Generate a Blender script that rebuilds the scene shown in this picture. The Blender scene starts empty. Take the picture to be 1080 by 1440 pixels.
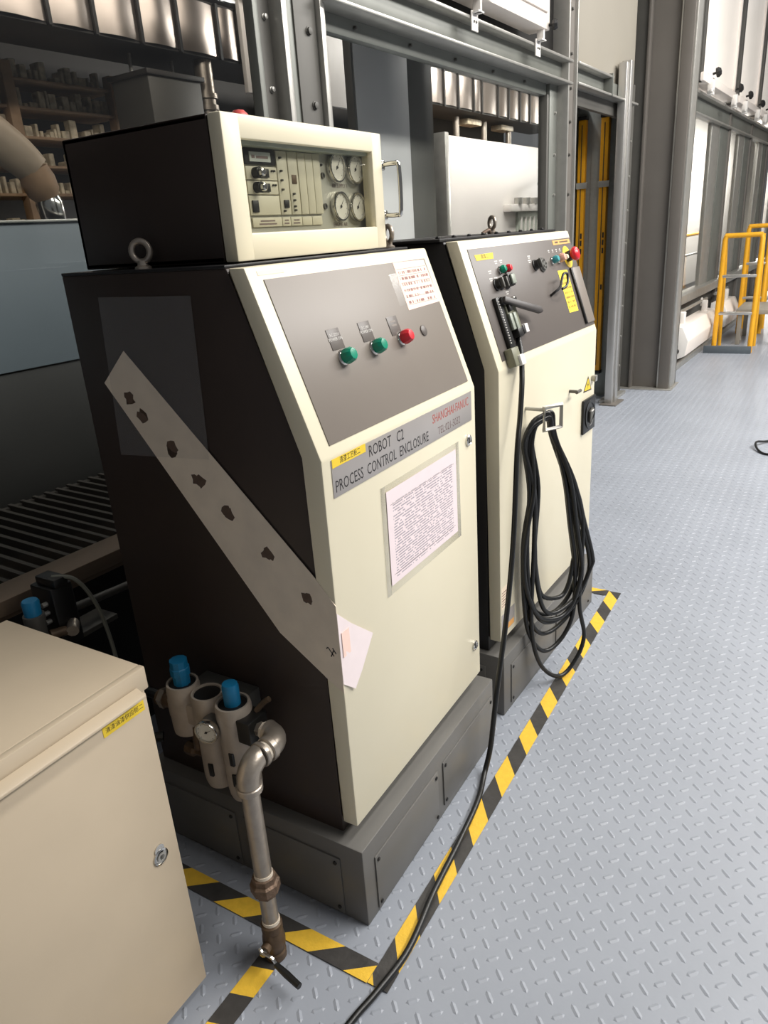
import bpy, bmesh, math, random
import numpy as np
from mathutils import Vector, Matrix
random.seed(7)
sc = bpy.context.scene
COL = sc.collection

# ---------------------------------------------------------------- camera
CAM = Vector((-1.0757, -0.8058, 1.5741)); YAW, PITCH, ROLL, FPX = 1.0123, -0.3646, -0.0689, 1021.6
fwd = Vector((math.sin(YAW)*math.cos(PITCH), math.cos(YAW)*math.cos(PITCH), math.sin(PITCH)))
rt = fwd.cross(Vector((0, 0, 1))).normalized(); up = rt.cross(fwd)
r2 = rt*math.cos(ROLL) + up*math.sin(ROLL); u2 = up*math.cos(ROLL) - rt*math.sin(ROLL)
cd = bpy.data.cameras.new('camera'); cam = bpy.data.objects.new('camera', cd); COL.objects.link(cam)
cam.matrix_world = Matrix(((r2.x, u2.x, -fwd.x, CAM.x), (r2.y, u2.y, -fwd.y, CAM.y), (r2.z, u2.z, -fwd.z, CAM.z), (0, 0, 0, 1)))
cd.sensor_fit = 'VERTICAL'; cd.sensor_height = 36.0; cd.lens = 36.0*FPX/1440.0; cd.clip_start = 0.02; cd.clip_end = 200
sc.camera = cam
# ---------------------------------------------------------------- world and lights
wd = bpy.data.worlds.new('hall_light'); sc.world = wd; wd.use_nodes = True
bg = wd.node_tree.nodes['Background']; bg.inputs[0].default_value = (0.93, 0.95, 1.0, 1); bg.inputs[1].default_value = 0.16
def area(name, loc, rot, sx, sy, power, col=(1, 0.97, 0.92)):
    ld = bpy.data.lights.new(name, 'AREA'); ld.shape = 'RECTANGLE'; ld.size = sx; ld.size_y = sy; ld.energy = power; ld.color = col
    o = bpy.data.objects.new(name, ld); COL.objects.link(o); o.location = loc; o.rotation_euler = rot
    return o
area('aisle_ceiling_lamp', (4.2, -1.5, 4.4), (0, 0, 0), 8.0, 0.5, 240, (1, 0.96, 0.9))
area('hall_ceiling_lamp', (4.7, -4.0, 4.6), (math.radians(28), 0, 0), 9.0, 0.9, 640, (1, 0.975, 0.94))
area('booth_fill', (1.0, 1.75, 3.35), (math.radians(58), 0, 0), 5.0, 0.2, 34, (1, 0.91, 0.82))  # unseen fill light added to brighten the foil duct and rack
area('mid_booth_fill', (6.4, 1.7, 3.35), (math.radians(50), 0, 0), 3.0, 0.2, 95, (1, 0.96, 0.92))  # added fill, no visible fixture: lifts the white machine behind window two
area('far_booth_fill', (17.5, 0.9, 3.2), (math.radians(20), 0, 0), 10.0, 0.4, 1100, (1, 0.97, 0.93))  # strong unseen fill, added to make the wall behind the far windows white
sc.view_settings.view_transform = 'Standard'; sc.view_settings.look = 'None'
sc.view_settings.gamma = 1.0; sc.view_settings.use_curve_mapping = False; sc.view_settings.exposure = 0.0

# ---------------------------------------------------------------- materials
def lin(c):
    return tuple(((v/255)/12.92 if v/255 <= 0.04045 else ((v/255+0.055)/1.055)**2.4) for v in c)
M = {}
def mat(name, rgb, rough=0.5, metal=0.0, noise=0.06, scale=30, bump=0.0, spec=0.5, emit=0.0, coat=0.0, bscale=None, alpha=None, aniso=None):
    m = bpy.data.materials.new(name); m.use_nodes = True; nt = m.node_tree; p = nt.nodes['Principled BSDF']
    c = lin(rgb); p.inputs['Roughness'].default_value = rough; p.inputs['Metallic'].default_value = metal
    p.inputs['Specular IOR Level'].default_value = spec; p.inputs['Coat Weight'].default_value = coat
    tc = nt.nodes.new('ShaderNodeTexCoord'); n = nt.nodes.new('ShaderNodeTexNoise'); n.inputs['Scale'].default_value = scale; n.inputs['Detail'].default_value = 4
    nt.links.new(tc.outputs['Object'], n.inputs['Vector'])
    r = nt.nodes.new('ShaderNodeValToRGB'); r.color_ramp.elements[0].position = 0.3; r.color_ramp.elements[1].position = 0.7
    r.color_ramp.elements[0].color = (*[v*(1-noise) for v in c], 1); r.color_ramp.elements[1].color = (*[min(1, v*(1+noise)) for v in c], 1)
    nt.links.new(n.outputs['Fac'], r.inputs['Fac']); nt.links.new(r.outputs['Color'], p.inputs['Base Color'])
    if emit: nt.links.new(r.outputs['Color'], p.inputs['Emission Color']); p.inputs['Emission Strength'].default_value = emit
    if bump:
        b = nt.nodes.new('ShaderNodeBump'); b.inputs['Strength'].default_value = bump; b.inputs['Distance'].default_value = 0.01
        n2 = nt.nodes.new('ShaderNodeTexNoise'); n2.inputs['Scale'].default_value = bscale or scale*3
        nt.links.new(tc.outputs['Object'], n2.inputs['Vector']); nt.links.new(n2.outputs['Fac'], b.inputs['Height']); nt.links.new(b.outputs['Normal'], p.inputs['Normal'])
    if alpha is not None: p.inputs['Alpha'].default_value = alpha
    M[name] = m; return m
mat('cream', (232, 223, 196), 0.38, noise=0.02, scale=4)
mat('dark_paint', (60, 50, 45), 0.42, noise=0.08, scale=5, spec=0.4)
mat('black_paint', (30, 29, 30), 0.45, noise=0.05)
mat('plinth_grey', (104, 102, 98), 0.45, noise=0.05, scale=6)
mat('panel_grey', (130, 121, 112), 0.42, noise=0.03, scale=5)
mat('panel_dark', (100, 93, 88), 0.42, noise=0.03, scale=5)
mat('plate_metal', (176, 170, 166), 0.38, metal=0.35, noise=0.06, scale=8)
mat('beige', (192, 176, 152), 0.48, noise=0.035, scale=6)
mat('steel_green', (116, 118, 112), 0.42, metal=0.25, noise=0.08, scale=6)
mat('steel_dark', (88, 86, 81), 0.5, metal=0.15, noise=0.08, scale=5)
mat('steel_column', (108, 103, 97), 0.5, metal=0.1, noise=0.05, scale=3)
mat('galvanised', (176, 174, 168), 0.36, metal=0.6, noise=0.08, scale=14)
mat('alu', (196, 194, 190), 0.3, metal=0.75, noise=0.04, scale=6)
mat('chrome', (205, 203, 198), 0.16, metal=1.0, noise=0.03)
mat('pipe_metal', (168, 158, 146), 0.36, metal=0.7, noise=0.14, scale=25, bump=0.08)
mat('rust_iron', (112, 92, 76), 0.55, metal=0.45, noise=0.3, scale=45, bump=0.25)
mat('brass_dark', (96, 78, 60), 0.5, metal=0.4, noise=0.3, scale=40)
mat('thread_tape', (218, 206, 188), 0.7, noise=0.12, scale=60)
mat('cast_alu', (176, 164, 150), 0.5, metal=0.2, noise=0.1, scale=25, bump=0.06)
mat('black_plastic', (24, 23, 22), 0.42, noise=0.1)
mat('rubber', (20, 20, 19), 0.38, noise=0.15, scale=20)
mat('blue_plastic', (24, 116, 160), 0.4, noise=0.12, scale=25)
mat('green_btn', (10, 138, 108), 0.25, noise=0.05)
mat('red_btn', (212, 40, 52), 0.3, noise=0.04)
mat('red_lamp', (214, 92, 88), 0.3, noise=0.04)
mat('teal_btn', (70, 160, 165), 0.3)
mat('salmon', (226, 170, 150), 0.35)
mat('yellow', (238, 204, 52), 0.5, noise=0.03)
mat('tape_yellow', (230, 186, 60), 0.5, noise=0.06, scale=60, bump=0.1)
mat('tape_black', (62, 60, 58), 0.42, noise=0.2, scale=25, bump=0.1)
mat('orange', (232, 168, 92), 0.5)
mat('safety_yellow', (226, 164, 30), 0.45, noise=0.06, scale=12)
mat('curtain_yellow', (238, 168, 14), 0.4, noise=0.04)
mat('white', (236, 232, 226), 0.45, noise=0.02, scale=5)
mat('paper', (240, 226, 226), 0.7, noise=0.02)
mat('pink_paper', (248, 214, 200), 0.65, noise=0.03)
mat('strip_paper', (238, 224, 204), 0.65, noise=0.05, scale=20)
mat('ink', (38, 34, 34), 0.6)
mat('smudge', (96, 78, 66), 0.7, noise=0.15, scale=60)
mat('white_ink', (214, 210, 204), 0.6)
mat('red_ink', (178, 84, 74), 0.6, noise=0.2, scale=200)
mat('faint_ink', (122, 104, 100), 0.6)
mat('inst_panel', (206, 200, 178), 0.45, noise=0.04, scale=8)
mat('inst_plate', (196, 194, 182), 0.35, metal=0.3, noise=0.05, scale=8)
mat('gauge_face', (222, 218, 206), 0.4)
mat('lcd', (190, 194, 188), 0.3)
mat('module_grey', (150, 156, 144), 0.4)
mat('olive', (124, 124, 104), 0.45)
mat('foil', (168, 158, 150), 0.30, metal=0.9, noise=0.1, scale=3, bump=0.9, bscale=2.2)
mat('booth_grey', (214, 212, 212), 0.5, noise=0.05, scale=2)
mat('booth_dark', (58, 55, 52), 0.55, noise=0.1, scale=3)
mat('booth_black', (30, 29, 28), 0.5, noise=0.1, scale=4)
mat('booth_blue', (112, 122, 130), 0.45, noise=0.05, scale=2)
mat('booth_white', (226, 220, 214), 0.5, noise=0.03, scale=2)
mat('booth_brown', (158, 128, 98), 0.6, noise=0.2, scale=9)
mat('clutter', (196, 182, 156), 0.5, noise=0.4, scale=20)
mat('sage', (170, 176, 164), 0.5, noise=0.06, scale=8)
mat('wall_paint', (150, 144, 132), 0.6, noise=0.03, scale=2)
mat('sill_beige', (122, 104, 86), 0.5, noise=0.08, scale=6)
mat('lamp_white', (240, 230, 220), 0.4, noise=0.02)
mat('lamp_cover', (244, 236, 226), 0.25, noise=0.03, scale=3, emit=0.25)
mat('lever_dark', (60, 55, 53), 0.45, noise=0.05)
mat('door_grey', (158, 162, 158), 0.5)
mat('robot_cover', (176, 158, 136), 0.5, noise=0.15, scale=8)
mat('wallet', (190, 190, 190), 0.3, alpha=0.10)
mat('hose_grey', (120, 120, 108), 0.5)
mat('toe_grey', (84, 92, 98), 0.5)

def glass(name, refl_rough=0.02, tint=(0.92, 0.95, 0.94)):
    m = bpy.data.materials.new(name); m.use_nodes = True; nt = m.node_tree; nt.nodes.clear()
    o = nt.nodes.new('ShaderNodeOutputMaterial'); mix = nt.nodes.new('ShaderNodeMixShader')
    lw_ = nt.nodes.new('ShaderNodeLayerWeight'); lw_.inputs[0].default_value = 0.5      # Schlick reflectance, same on both faces of the sheet
    pw_ = nt.nodes.new('ShaderNodeMath'); pw_.operation = 'POWER'; pw_.inputs[1].default_value = 5.0; ma_ = nt.nodes.new('ShaderNodeMath'); ma_.operation = 'MULTIPLY_ADD'; ma_.inputs[1].default_value = 0.96; ma_.inputs[2].default_value = 0.04
    t = nt.nodes.new('ShaderNodeBsdfTransparent'); t.inputs[0].default_value = (*tint, 1); g = nt.nodes.new('ShaderNodeBsdfGlossy'); g.inputs['Roughness'].default_value = refl_rough
    nt.links.new(lw_.outputs['Facing'], pw_.inputs[0]); nt.links.new(pw_.outputs[0], ma_.inputs[0]); nt.links.new(ma_.outputs[0], mix.inputs[0])
    nt.links.new(t.outputs[0], mix.inputs[1]); nt.links.new(g.outputs[0], mix.inputs[2]); nt.links.new(mix.outputs[0], o.inputs[0])
    M[name] = m
glass('window_glass', 0.02, (0.93, 0.94, 0.93)); glass('clear_plastic', 0.2, (0.997, 0.996, 0.992)); glass('tinted_acrylic', 0.04, (0.90, 0.90, 0.87))

def print_mat(name, paper, ink, rows, density=0.5, rot=False):
    # flat print: rows of small broken dashes on a sheet
    m = mat(name, paper, 0.6, noise=0.02); nt = m.node_tree; p = nt.nodes['Principled BSDF']
    base = p.inputs['Base Color'].links[0].from_socket
    tc = nt.nodes.new('ShaderNodeTexCoord'); sp = nt.nodes.new('ShaderNodeSeparateXYZ'); nt.links.new(tc.outputs['Generated'], sp.inputs[0])
    def mth(op, a, b=None):
        n = nt.nodes.new('ShaderNodeMath'); n.operation = op
        for i, v in enumerate((a, b)):
            if v is None: continue
            if isinstance(v, (int, float)): n.inputs[i].default_value = v
            else: nt.links.new(v, n.inputs[i])
        return n.outputs[0]
    zz = sp.outputs['Z']; xx = sp.outputs['X']
    row = mth('MULTIPLY', zz, rows); fr = mth('FRACT', row); fl = mth('FLOOR', row)
    line = mth('LESS_THAN', fr, 0.45)
    cb = nt.nodes.new('ShaderNodeCombineXYZ'); nt.links.new(mth('MULTIPLY', xx, 28), cb.inputs[0]); nt.links.new(mth('MULTIPLY', fl, 7.3), cb.inputs[1])
    nz = nt.nodes.new('ShaderNodeTexNoise'); nz.inputs['Scale'].default_value = 1.0; nz.inputs['Detail'].default_value = 2; nt.links.new(cb.outputs[0], nz.inputs['Vector'])
    on = mth('GREATER_THAN', nz.outputs['Fac'], density)
    inx = mth('MULTIPLY', mth('GREATER_THAN', xx, 0.07), mth('LESS_THAN', xx, 0.93)); inz = mth('MULTIPLY', mth('GREATER_THAN', zz, 0.06), mth('LESS_THAN', zz, 0.86))
    f = mth('MULTIPLY', mth('MULTIPLY', line, on), mth('MULTIPLY', inx, inz))
    mx = nt.nodes.new('ShaderNodeMix'); mx.data_type = 'RGBA'; nt.links.new(f, mx.inputs['Factor']); nt.links.new(base, mx.inputs['A']); mx.inputs['B'].default_value = (*lin(ink), 1)
    nt.links.new(mx.outputs['Result'], p.inputs['Base Color'])
print_mat('printed_page', (238, 222, 224), (166, 156, 164), 34, 0.44)
print_mat('printed_sticker', (250, 214, 200), (150, 110, 100), 8, 0.5)
print_mat('printed_yellow', (246, 222, 60), (150, 120, 30), 9, 0.45)
print_mat('printed_small', (232, 214, 190), (130, 100, 90), 8, 0.45)

# floor paint: worn pale blue-grey
def floor_mat():
    m = mat('floor_paint', (148, 153, 162), 0.43, noise=0.05, scale=2.2, bump=0.03, bscale=60)
floor_mat()

# ---------------------------------------------------------------- mesh helpers
PM = {}   # world matrix of every parent
class B:
    def __init__(s, T=None):
        s.bm = bmesh.new(); s.T = T or Matrix()
    def _new(s, vs): return [s.bm.verts.new(s.T @ Vector(v)) for v in vs]
    def face(s, vs, mi=0):
        f = s.bm.faces.new(s._new(vs)); f.material_index = mi; return s
    def box(s, x0, x1, y0, y1, z0, z1, bev=0.0, seg=2, mi=0):
        v = s._new([(x0,y0,z0),(x1,y0,z0),(x1,y1,z0),(x0,y1,z0),(x0,y0,z1),(x1,y0,z1),(x1,y1,z1),(x0,y1,z1)])
        fs = [s.bm.faces.new([v[i] for i in q]) for q in ((3,2,1,0),(4,5,6,7),(0,1,5,4),(1,2,6,5),(2,3,7,6),(3,0,4,7))]
        for f in fs: f.material_index = mi
        if bev:
            es = list({e for f in fs for e in f.edges}); bmesh.ops.bevel(s.bm, geom=es, offset=bev, segments=seg, profile=0.5, affect='EDGES', clamp_overlap=True)
        return s
    def prism(s, poly, vec, bev=0.0, mi=0):
        vec = Vector(vec); a = s._new(poly); b = s._new([Vector(p)+vec for p in poly]); n = len(a)
        fs = [s.bm.faces.new(a[::-1]), s.bm.faces.new(b)] + [s.bm.faces.new((a[i], a[(i+1) % n], b[(i+1) % n], b[i])) for i in range(n)]
        for f in fs: f.material_index = mi
        if bev:
            es = list({e for f in fs for e in f.edges}); bmesh.ops.bevel(s.bm, geom=es, offset=bev, segments=2, profile=0.5, affect='EDGES', clamp_overlap=True)
        return s
    def lathe(s, prof, o, ax, n=20, mi=0):
        o = Vector(o); ax = Vector(ax).normalized(); a = ax.orthogonal().normalized(); b = ax.cross(a)
        rings = []
        for r, h in prof:
            if r < 1e-6: rings.append(s._new([o+ax*h]))
            else: rings.append(s._new([o+ax*h+(a*math.cos(2*math.pi*i/n)+b*math.sin(2*math.pi*i/n))*r for i in range(n)]))
        for p, q in zip(rings, rings[1:]):
            for i in range(n):
                j = (i+1) % n
                if len(p) == 1 and len(q) == 1: continue
                if len(p) == 1: f = s.bm.faces.new((p[0], q[i], q[j]))
                elif len(q) == 1: f = s.bm.faces.new((p[i], p[j], q[0]))
                else: f = s.bm.faces.new((p[i], p[j], q[j], q[i]))
                f.material_index = mi
        if len(rings[0]) > 1: s.bm.faces.new(rings[0][::-1]).material_index = mi
        if len(rings[-1]) > 1: s.bm.faces.new(rings[-1]).material_index = mi
        return s
    def cyl(s, p0, p1, r0, r1=None, n=18, mi=0, bev=0.0):
        p0 = Vector(p0); p1 = Vector(p1); L = (p1-p0).length; r1 = r0 if r1 is None else r1
        pr = [(r0, 0), (r1, L)] if not bev else [(r0-bev, 0), (r0, bev), (r1, L-bev), (r1-bev, L)]
        return s.lathe(pr, p0, p1-p0, n, mi)
    def tube(s, pts, r, n=10, smooth=0, closed=False, mi=0):
        P = [Vector(p) for p in pts]
        if smooth: P = catmull(P, smooth, closed)
        m = len(P); up_ = None; rings = []
        if isinstance(r, (list, tuple)) and len(r) != m: r = [float(np.interp(i/(m-1), np.linspace(0, 1, len(r)), r)) for i in range(m)]
        for i, p in enumerate(P):
            t = (P[(i+1) % m]-P[i-1]) if closed else (P[min(i+1, m-1)]-P[max(i-1, 0)])
            t.normalize()
            if up_ is None: up_ = t.orthogonal().normalized()
            up_ = (up_ - t*up_.dot(t)); up_ = up_.normalized() if up_.length > 1e-6 else t.orthogonal().normalized()
            sd = t.cross(up_)
            rr = r[i] if isinstance(r, (list, tuple)) else r
            rings.append(s._new([p+(up_*math.cos(2*math.pi*k/n)+sd*math.sin(2*math.pi*k/n))*rr for k in range(n)]))
        for i in range(m if closed else m-1):
            p, q = rings[i], rings[(i+1) % m]; off = 0
            if closed and i == m-1:
                off = min(range(n), key=lambda o: (p[0].co-q[o].co).length)
            for k in range(n):
                f = s.bm.faces.new((p[k], p[(k+1) % n], q[(k+1+off) % n], q[(k+off) % n])); f.material_index = mi
        if not closed:
            s.bm.faces.new(rings[0][::-1]).material_index = mi; s.bm.faces.new(rings[-1]).material_index = mi
        return s
    def torus(s, c, nrm, R, r, n=28, k=10):
        c = Vector(c); ax = Vector(nrm).normalized(); a = ax.orthogonal().normalized(); b = ax.cross(a)
        return s.tube([c+(a*math.cos(2*math.pi*i/n)+b*math.sin(2*math.pi*i/n))*R for i in range(n)], r, k, closed=True)
    def build(s, name, m, parent=None, sharp=32, smooth=True):
        bm = s.bm; bmesh.ops.recalc_face_normals(bm, faces=bm.faces)
        if smooth:
            for f in bm.faces: f.smooth = True
            for e in bm.edges:
                if len(e.link_faces) == 2: e.smooth = e.calc_face_angle(0) < math.radians(sharp)
        W = PM.get(parent.name) if parent else None
        if W is not None: bmesh.ops.transform(bm, matrix=W.inverted(), verts=bm.verts)
        me = bpy.data.meshes.new(name); bm.to_mesh(me); bm.free()
        for x in (m if isinstance(m, (list, tuple)) else [m]): me.materials.append(M[x])
        o = bpy.data.objects.new(name, me); COL.objects.link(o)
        if parent: o.parent = parent; PM[o.name] = PM[parent.name]
        else: PM[o.name] = Matrix()
        return o
def catmull(P, k, closed=False):
    out = []; m = len(P)
    for i in range(m if closed else m-1):
        g = (lambda j: P[j % m]) if closed else (lambda j: P[max(0, min(m-1, j))])
        p0, p1, p2, p3 = g(i-1), g(i), g(i+1), g(i+2)
        for j in range(k):
            t = j/k; out.append(0.5*((2*p1)+(p2-p0)*t+(2*p0-5*p1+4*p2-p3)*t*t+(3*p1-p0-3*p2+p3)*t**3))
    if not closed: out.append(P[-1].copy())
    return out
def tag(o, label, cat, group=None, kind=None):
    o['label'] = label
    if cat: o['category'] = cat
    if group: o['group'] = group
    if kind: o['kind'] = kind
    return o
def thing(name, label, cat, loc=(0, 0, 0), rz=0.0, group=None, kind=None):
    o = bpy.data.objects.new(name, None); COL.objects.link(o); o.location = loc; o.rotation_euler = (0, 0, rz); o.empty_display_size = 0.05
    PM[o.name] = Matrix.Translation(Vector(loc)) @ Matrix.Rotation(rz, 4, 'Z')
    return tag(o, label, cat, group, kind)
def lab(o, text): o['label'] = text; return o
def text(s, size, T, m, parent, name='lettering', ax='LEFT', ay='BOTTOM', ext=0.0002, sx=1.0, bold=0.0):
    cu = bpy.data.curves.new('t', 'FONT'); cu.body = s; cu.size = size; cu.align_x = ax; cu.align_y = ay; cu.extrude = ext; cu.resolution_u = 2; cu.offset = bold
    ob = bpy.data.objects.new('t', cu); COL.objects.link(ob); bpy.context.view_layer.update()
    me = bpy.data.meshes.new_from_object(ob.evaluated_get(bpy.context.evaluated_depsgraph_get()))
    bpy.data.objects.remove(ob); bpy.data.curves.remove(cu)
    me.transform(PM[parent.name].inverted() @ T @ Matrix.Diagonal((sx, 1, 1, 1))); me.materials.clear(); me.materials.append(M[m]); me.name = name
    o = bpy.data.objects.new(name, me); COL.objects.link(o); o.parent = parent; PM[o.name] = PM[parent.name]; return o
def frame(o, ex, ey, ez):
    ex, ey, ez = Vector(ex).normalized(), Vector(ey).normalized(), Vector(ez).normalized(); o = Vector(o)
    return Matrix(((ex.x, ey.x, ez.x, o.x), (ex.y, ey.y, ez.y, o.y), (ex.z, ey.z, ez.z, o.z), (0, 0, 0, 1)))

# ================================================================ SETTING
WA = -0.042
TW = Matrix.Translation((1.6, 1.05, 0)) @ Matrix.Rotation(WA, 4, 'Z')     # wall frame: x along the wall, y into the booth
def wp(s, y, z): return TW @ Vector((s, y, z))

fo = B().box(-6, 16, -7, 5, -0.1, 0).build('floor', 'floor_paint'); tag(fo, 'pale grey painted steel floor with raised tread pattern', 'floor', kind='structure')
# tread lugs: one every 57.5 mm in each of two crossed directions
def lugs():
    P = 0.0577; hl, hw, h = 0.0170, 0.0066, 0.0022
    base = np.array([(-hl, 0, 0), (-hl*.55, -hw, 0), (hl*.55, -hw, 0), (hl, 0, 0), (hl*.55, hw, 0), (-hl*.55, hw, 0), (-hl*.6, 0, h), (hl*.6, 0, h)])
    fc = [(0, 1, 6), (1, 2, 7, 6), (2, 3, 7), (3, 4, 7), (4, 5, 6, 7), (5, 0, 6)]
    vs, fs = [], []
    for k, (ang, ox, oy) in enumerate(((-math.pi/4, 0.2033, -0.7868), (math.pi/4, 0.2033-P/2, -0.7868+P/2))):
        R = np.array([[math.cos(ang), -math.sin(ang), 0], [math.sin(ang), math.cos(ang), 0], [0, 0, 1]]); bb = base @ R.T
        for i in range(-26, 160):
            for j in range(-24, 34):
                x, y = ox+i*P, oy+j*P
                if x > 3 and y < -1.2: continue
                n = len(vs)*8; vs.append(bb+np.array([x, y, -0.0002])); fs += [tuple(n+a for a in f) for f in fc]
    me = bpy.data.meshes.new('tread_lugs'); me.from_pydata(np.concatenate(vs).tolist(), [], fs); me.materials.append(M['floor_paint'])
    for p in me.polygons: p.use_smooth = False
    o = bpy.data.objects.new('tread_lugs', me); COL.objects.link(o); o.parent = fo; o['kind'] = 'stuff'; lab(o, 'raised almond-shaped tread lugs of the floor plate')
lugs()

def wbox(name, boxes, m, parent=None, bev=0.003):
    b = B(TW)
    for q in boxes: b.box(*q, bev=bev)
    return b.build(name, m, parent)
# lower wall under the windows
lw = wbox('wall_back', [(-4.6, 2.72, 0.02, 0.10, 0.0, 0.63)], 'booth_black'); tag(lw, 'dark wall panel below the booth windows behind the cabinets', 'wall', kind='structure')
# sill
sl = wbox('trim_1', [(-4.6, -0.3, -0.07, 0.05, 0.655, 0.700), (-4.6, -0.3, -0.045, 0.05, 0.63, 0.655)], 'sill_beige'); tag(sl, 'brownish window sill behind the cabinets', 'sill', kind='structure')
sl2 = wbox('trim_2', [(-0.3, 2.72, -0.05, 0.06, 0.63, 0.72)], 'steel_green'); tag(sl2, 'grey steel sill under the second window', 'sill', kind='structure')
# mullion between the two booth windows
mu = thing('trim_3', 'bolted steel mullion between the two booth windows', 'mullion', wp(-0.03, 0.05, 0.63), WA, kind='structure')
wbox('frame_strip', [(-0.275, -0.18, 0.03, 0.07, 0.63, 3.3)], 'steel_dark', mu)
wbox('frame_edge', [(-0.300, -0.272, 0.015, 0.06, 0.63, 3.3)], 'steel_green', mu)
wbox('flange', [(-0.195, -0.165, -0.03, 0.05, 0.63, 3.3)], 'galvanised', mu)
wbox('channel_web', [(-0.167, 0.040, -0.0, 0.05, 0.63, 3.3)], 'steel_green', mu)
wbox('channel_web', [(-0.10, 0.030, -0.008, 0.002, 0.63, 3.3)], 'steel_dark', mu)
wbox('flange', [(0.036, 0.066, -0.03, 0.05, 0.63, 3.3)], 'galvanised', mu)
def bolts(parent, pts, r=0.011, name='bolt', m='galvanised', h=0.012, T=TW, ax=(0, -1, 0)):
    src = None
    for p in pts:
        b = B(T); b.lathe([(r*1.25, 0), (r*1.25, h*.25), (r, h*.3), (r, h), (r*.6, h*1.1)], p, ax, 10)
        b.build(name, m, parent)
bolts(mu, [(-0.02, -0.008, z) for z in (1.25, 1.66, 2.06, 2.31, 2.6)], 0.013, m='steel_dark')
bolts(mu, [(-0.225, 0.03, z) for z in (1.3, 1.7, 2.10, 2.33)], 0.009)
# windows
w1 = thing('window_1', 'large dark booth window left of the mullion', 'window', wp(-2.2, 0.06, 0.7), WA, kind='structure')
wbox('pane', [(-4.6, -0.26, 0.055, 0.063, 0.69, 3.3)], 'window_glass', w1, 0)
w2 = thing('window_2', 'booth window behind the cabinets, right of the mullion', 'window', wp(1.3, 0.06, 0.7), WA, kind='structure')
wbox('pane', [(0.05, 2.51, 0.055, 0.063, 0.70, 2.36)], 'window_glass', w2, 0)
wbox('window_frame', [(0.05, 2.52, 0.035, 0.08, 2.345, 2.42)], 'steel_green', w2)
wbox('window_frame', [(2.50, 2.535, 0.02, 0.08, 0.7, 2.35)], 'steel_dark', w2)
wbox('window_frame', [(2.533, 2.72, 0.015, 0.08, 0.7, 2.42)], 'steel_green', w2)
bolts(w2, [(2.62, 0.015, z) for z in (1.0, 1.25, 1.5, 1.75, 2.0, 2.25)], 0.008)
# header beam
hb = thing('trim_4', 'horizontal steel channel beam above the second window', 'beam', wp(1.4, 0.0, 2.42), WA, kind='structure')
wbox('flange', [(0.05, 2.72, -0.075, 0.05, 2.413, 2.428)], 'galvanised', hb)
wbox('web', [(0.05, 2.72, -0.01, 0.05, 2.425, 2.545)], 'steel_green', hb)
wbox('flange', [(0.05, 2.72, -0.075, 0.05, 2.54, 2.556)], 'galvanised', hb)
bolts(hb, [(s, 0.033, 2.385) for s in (0.35, 0.8, 1.25, 1.7, 2.15)], 0.007, m='steel_dark')
# upper wall above the beam
uw = wbox('wall_upper', [(-4.6, 2.72, 0.05, 0.1, 2.55, 4.6)], 'booth_black'); tag(uw, 'dark upper wall above the booth windows', 'wall', kind='structure')
uw2 = wbox('wall_upper', [(2.82, 4.45, 0.02, 0.08, 2.56, 4.6)], 'wall_paint'); tag(uw2, 'plain greige wall above the door opening', 'wall', kind='structure')
# tall post right of window 2
po = thing('trim_5', 'tall slotted steel post between the window and the door opening', 'post', wp(2.83, 0.0, 0), WA, kind='structure')
wbox('web', [(2.685, 2.825, -0.04, 0.06, 0, 4.6)], 'steel_column', po)
wbox('flange', [(2.665, 2.687, -0.06, 0.06, 0, 4.6)], 'galvanised', po)
wbox('flange', [(2.823, 2.845, -0.06, 0.06, 0, 4.6)], 'galvanised', po)
bolts(po, [(2.755, -0.04, z) for z in (1.5, 1.75, 2.0, 2.2, 2.4, 2.6, 2.85)], 0.009, m='steel_dark')
# white lamp housing above window 2
def lamp_housing(s0, s1, label, lit, clips):
    t = thing('wall_lamp', label, 'lamp', wp((s0+s1)/2, -0.06, 2.6), WA, group='wall lamps over the windows')
    wbox('housing', [(s0, s1, -0.13, 0.0, 2.62, 3.5)], 'lamp_white', t, 0.006)
    wbox('cover', [(s0+0.05, s1-0.05, -0.142, -0.128, 2.70, 3.45)], 'lamp_cover' if lit else 'lamp_white', t, 0.003)
    for s in clips:
        k = wbox('bracket', [(s-0.035, s+0.035, -0.085, -0.078, 2.49, 2.575), (s-0.01, s+0.01, -0.12, -0.078, 2.565, 2.65), (s-0.03, s+0.035, -0.12, -0.08, 2.565, 2.572)], 'white', t, 0.001)
        b = B(TW)
        for dz in (-0.02, 0.02): b.cyl((s+dz*0.6, -0.085, 2.53), (s+dz*0.6, -0.09, 2.53), 0.006, n=8)
        b.build('screw', 'steel_dark', k)
        b = B(TW); b.lathe([(0.008, 0), (0.008, 0.02), (0.024, 0.022), (0.03, 0.035), (0.022, 0.05), (0.0, 0.052)], (s+0.045, -0.13, 2.645), (0.2, -1, 0), 8)
        b.build('knob', 'black_plastic', t, 20)
    return t
lamp_housing(0.3, 2.14, 'white lamp housing with black knobs above the second booth window', False, (1.25, 2.08))
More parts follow.
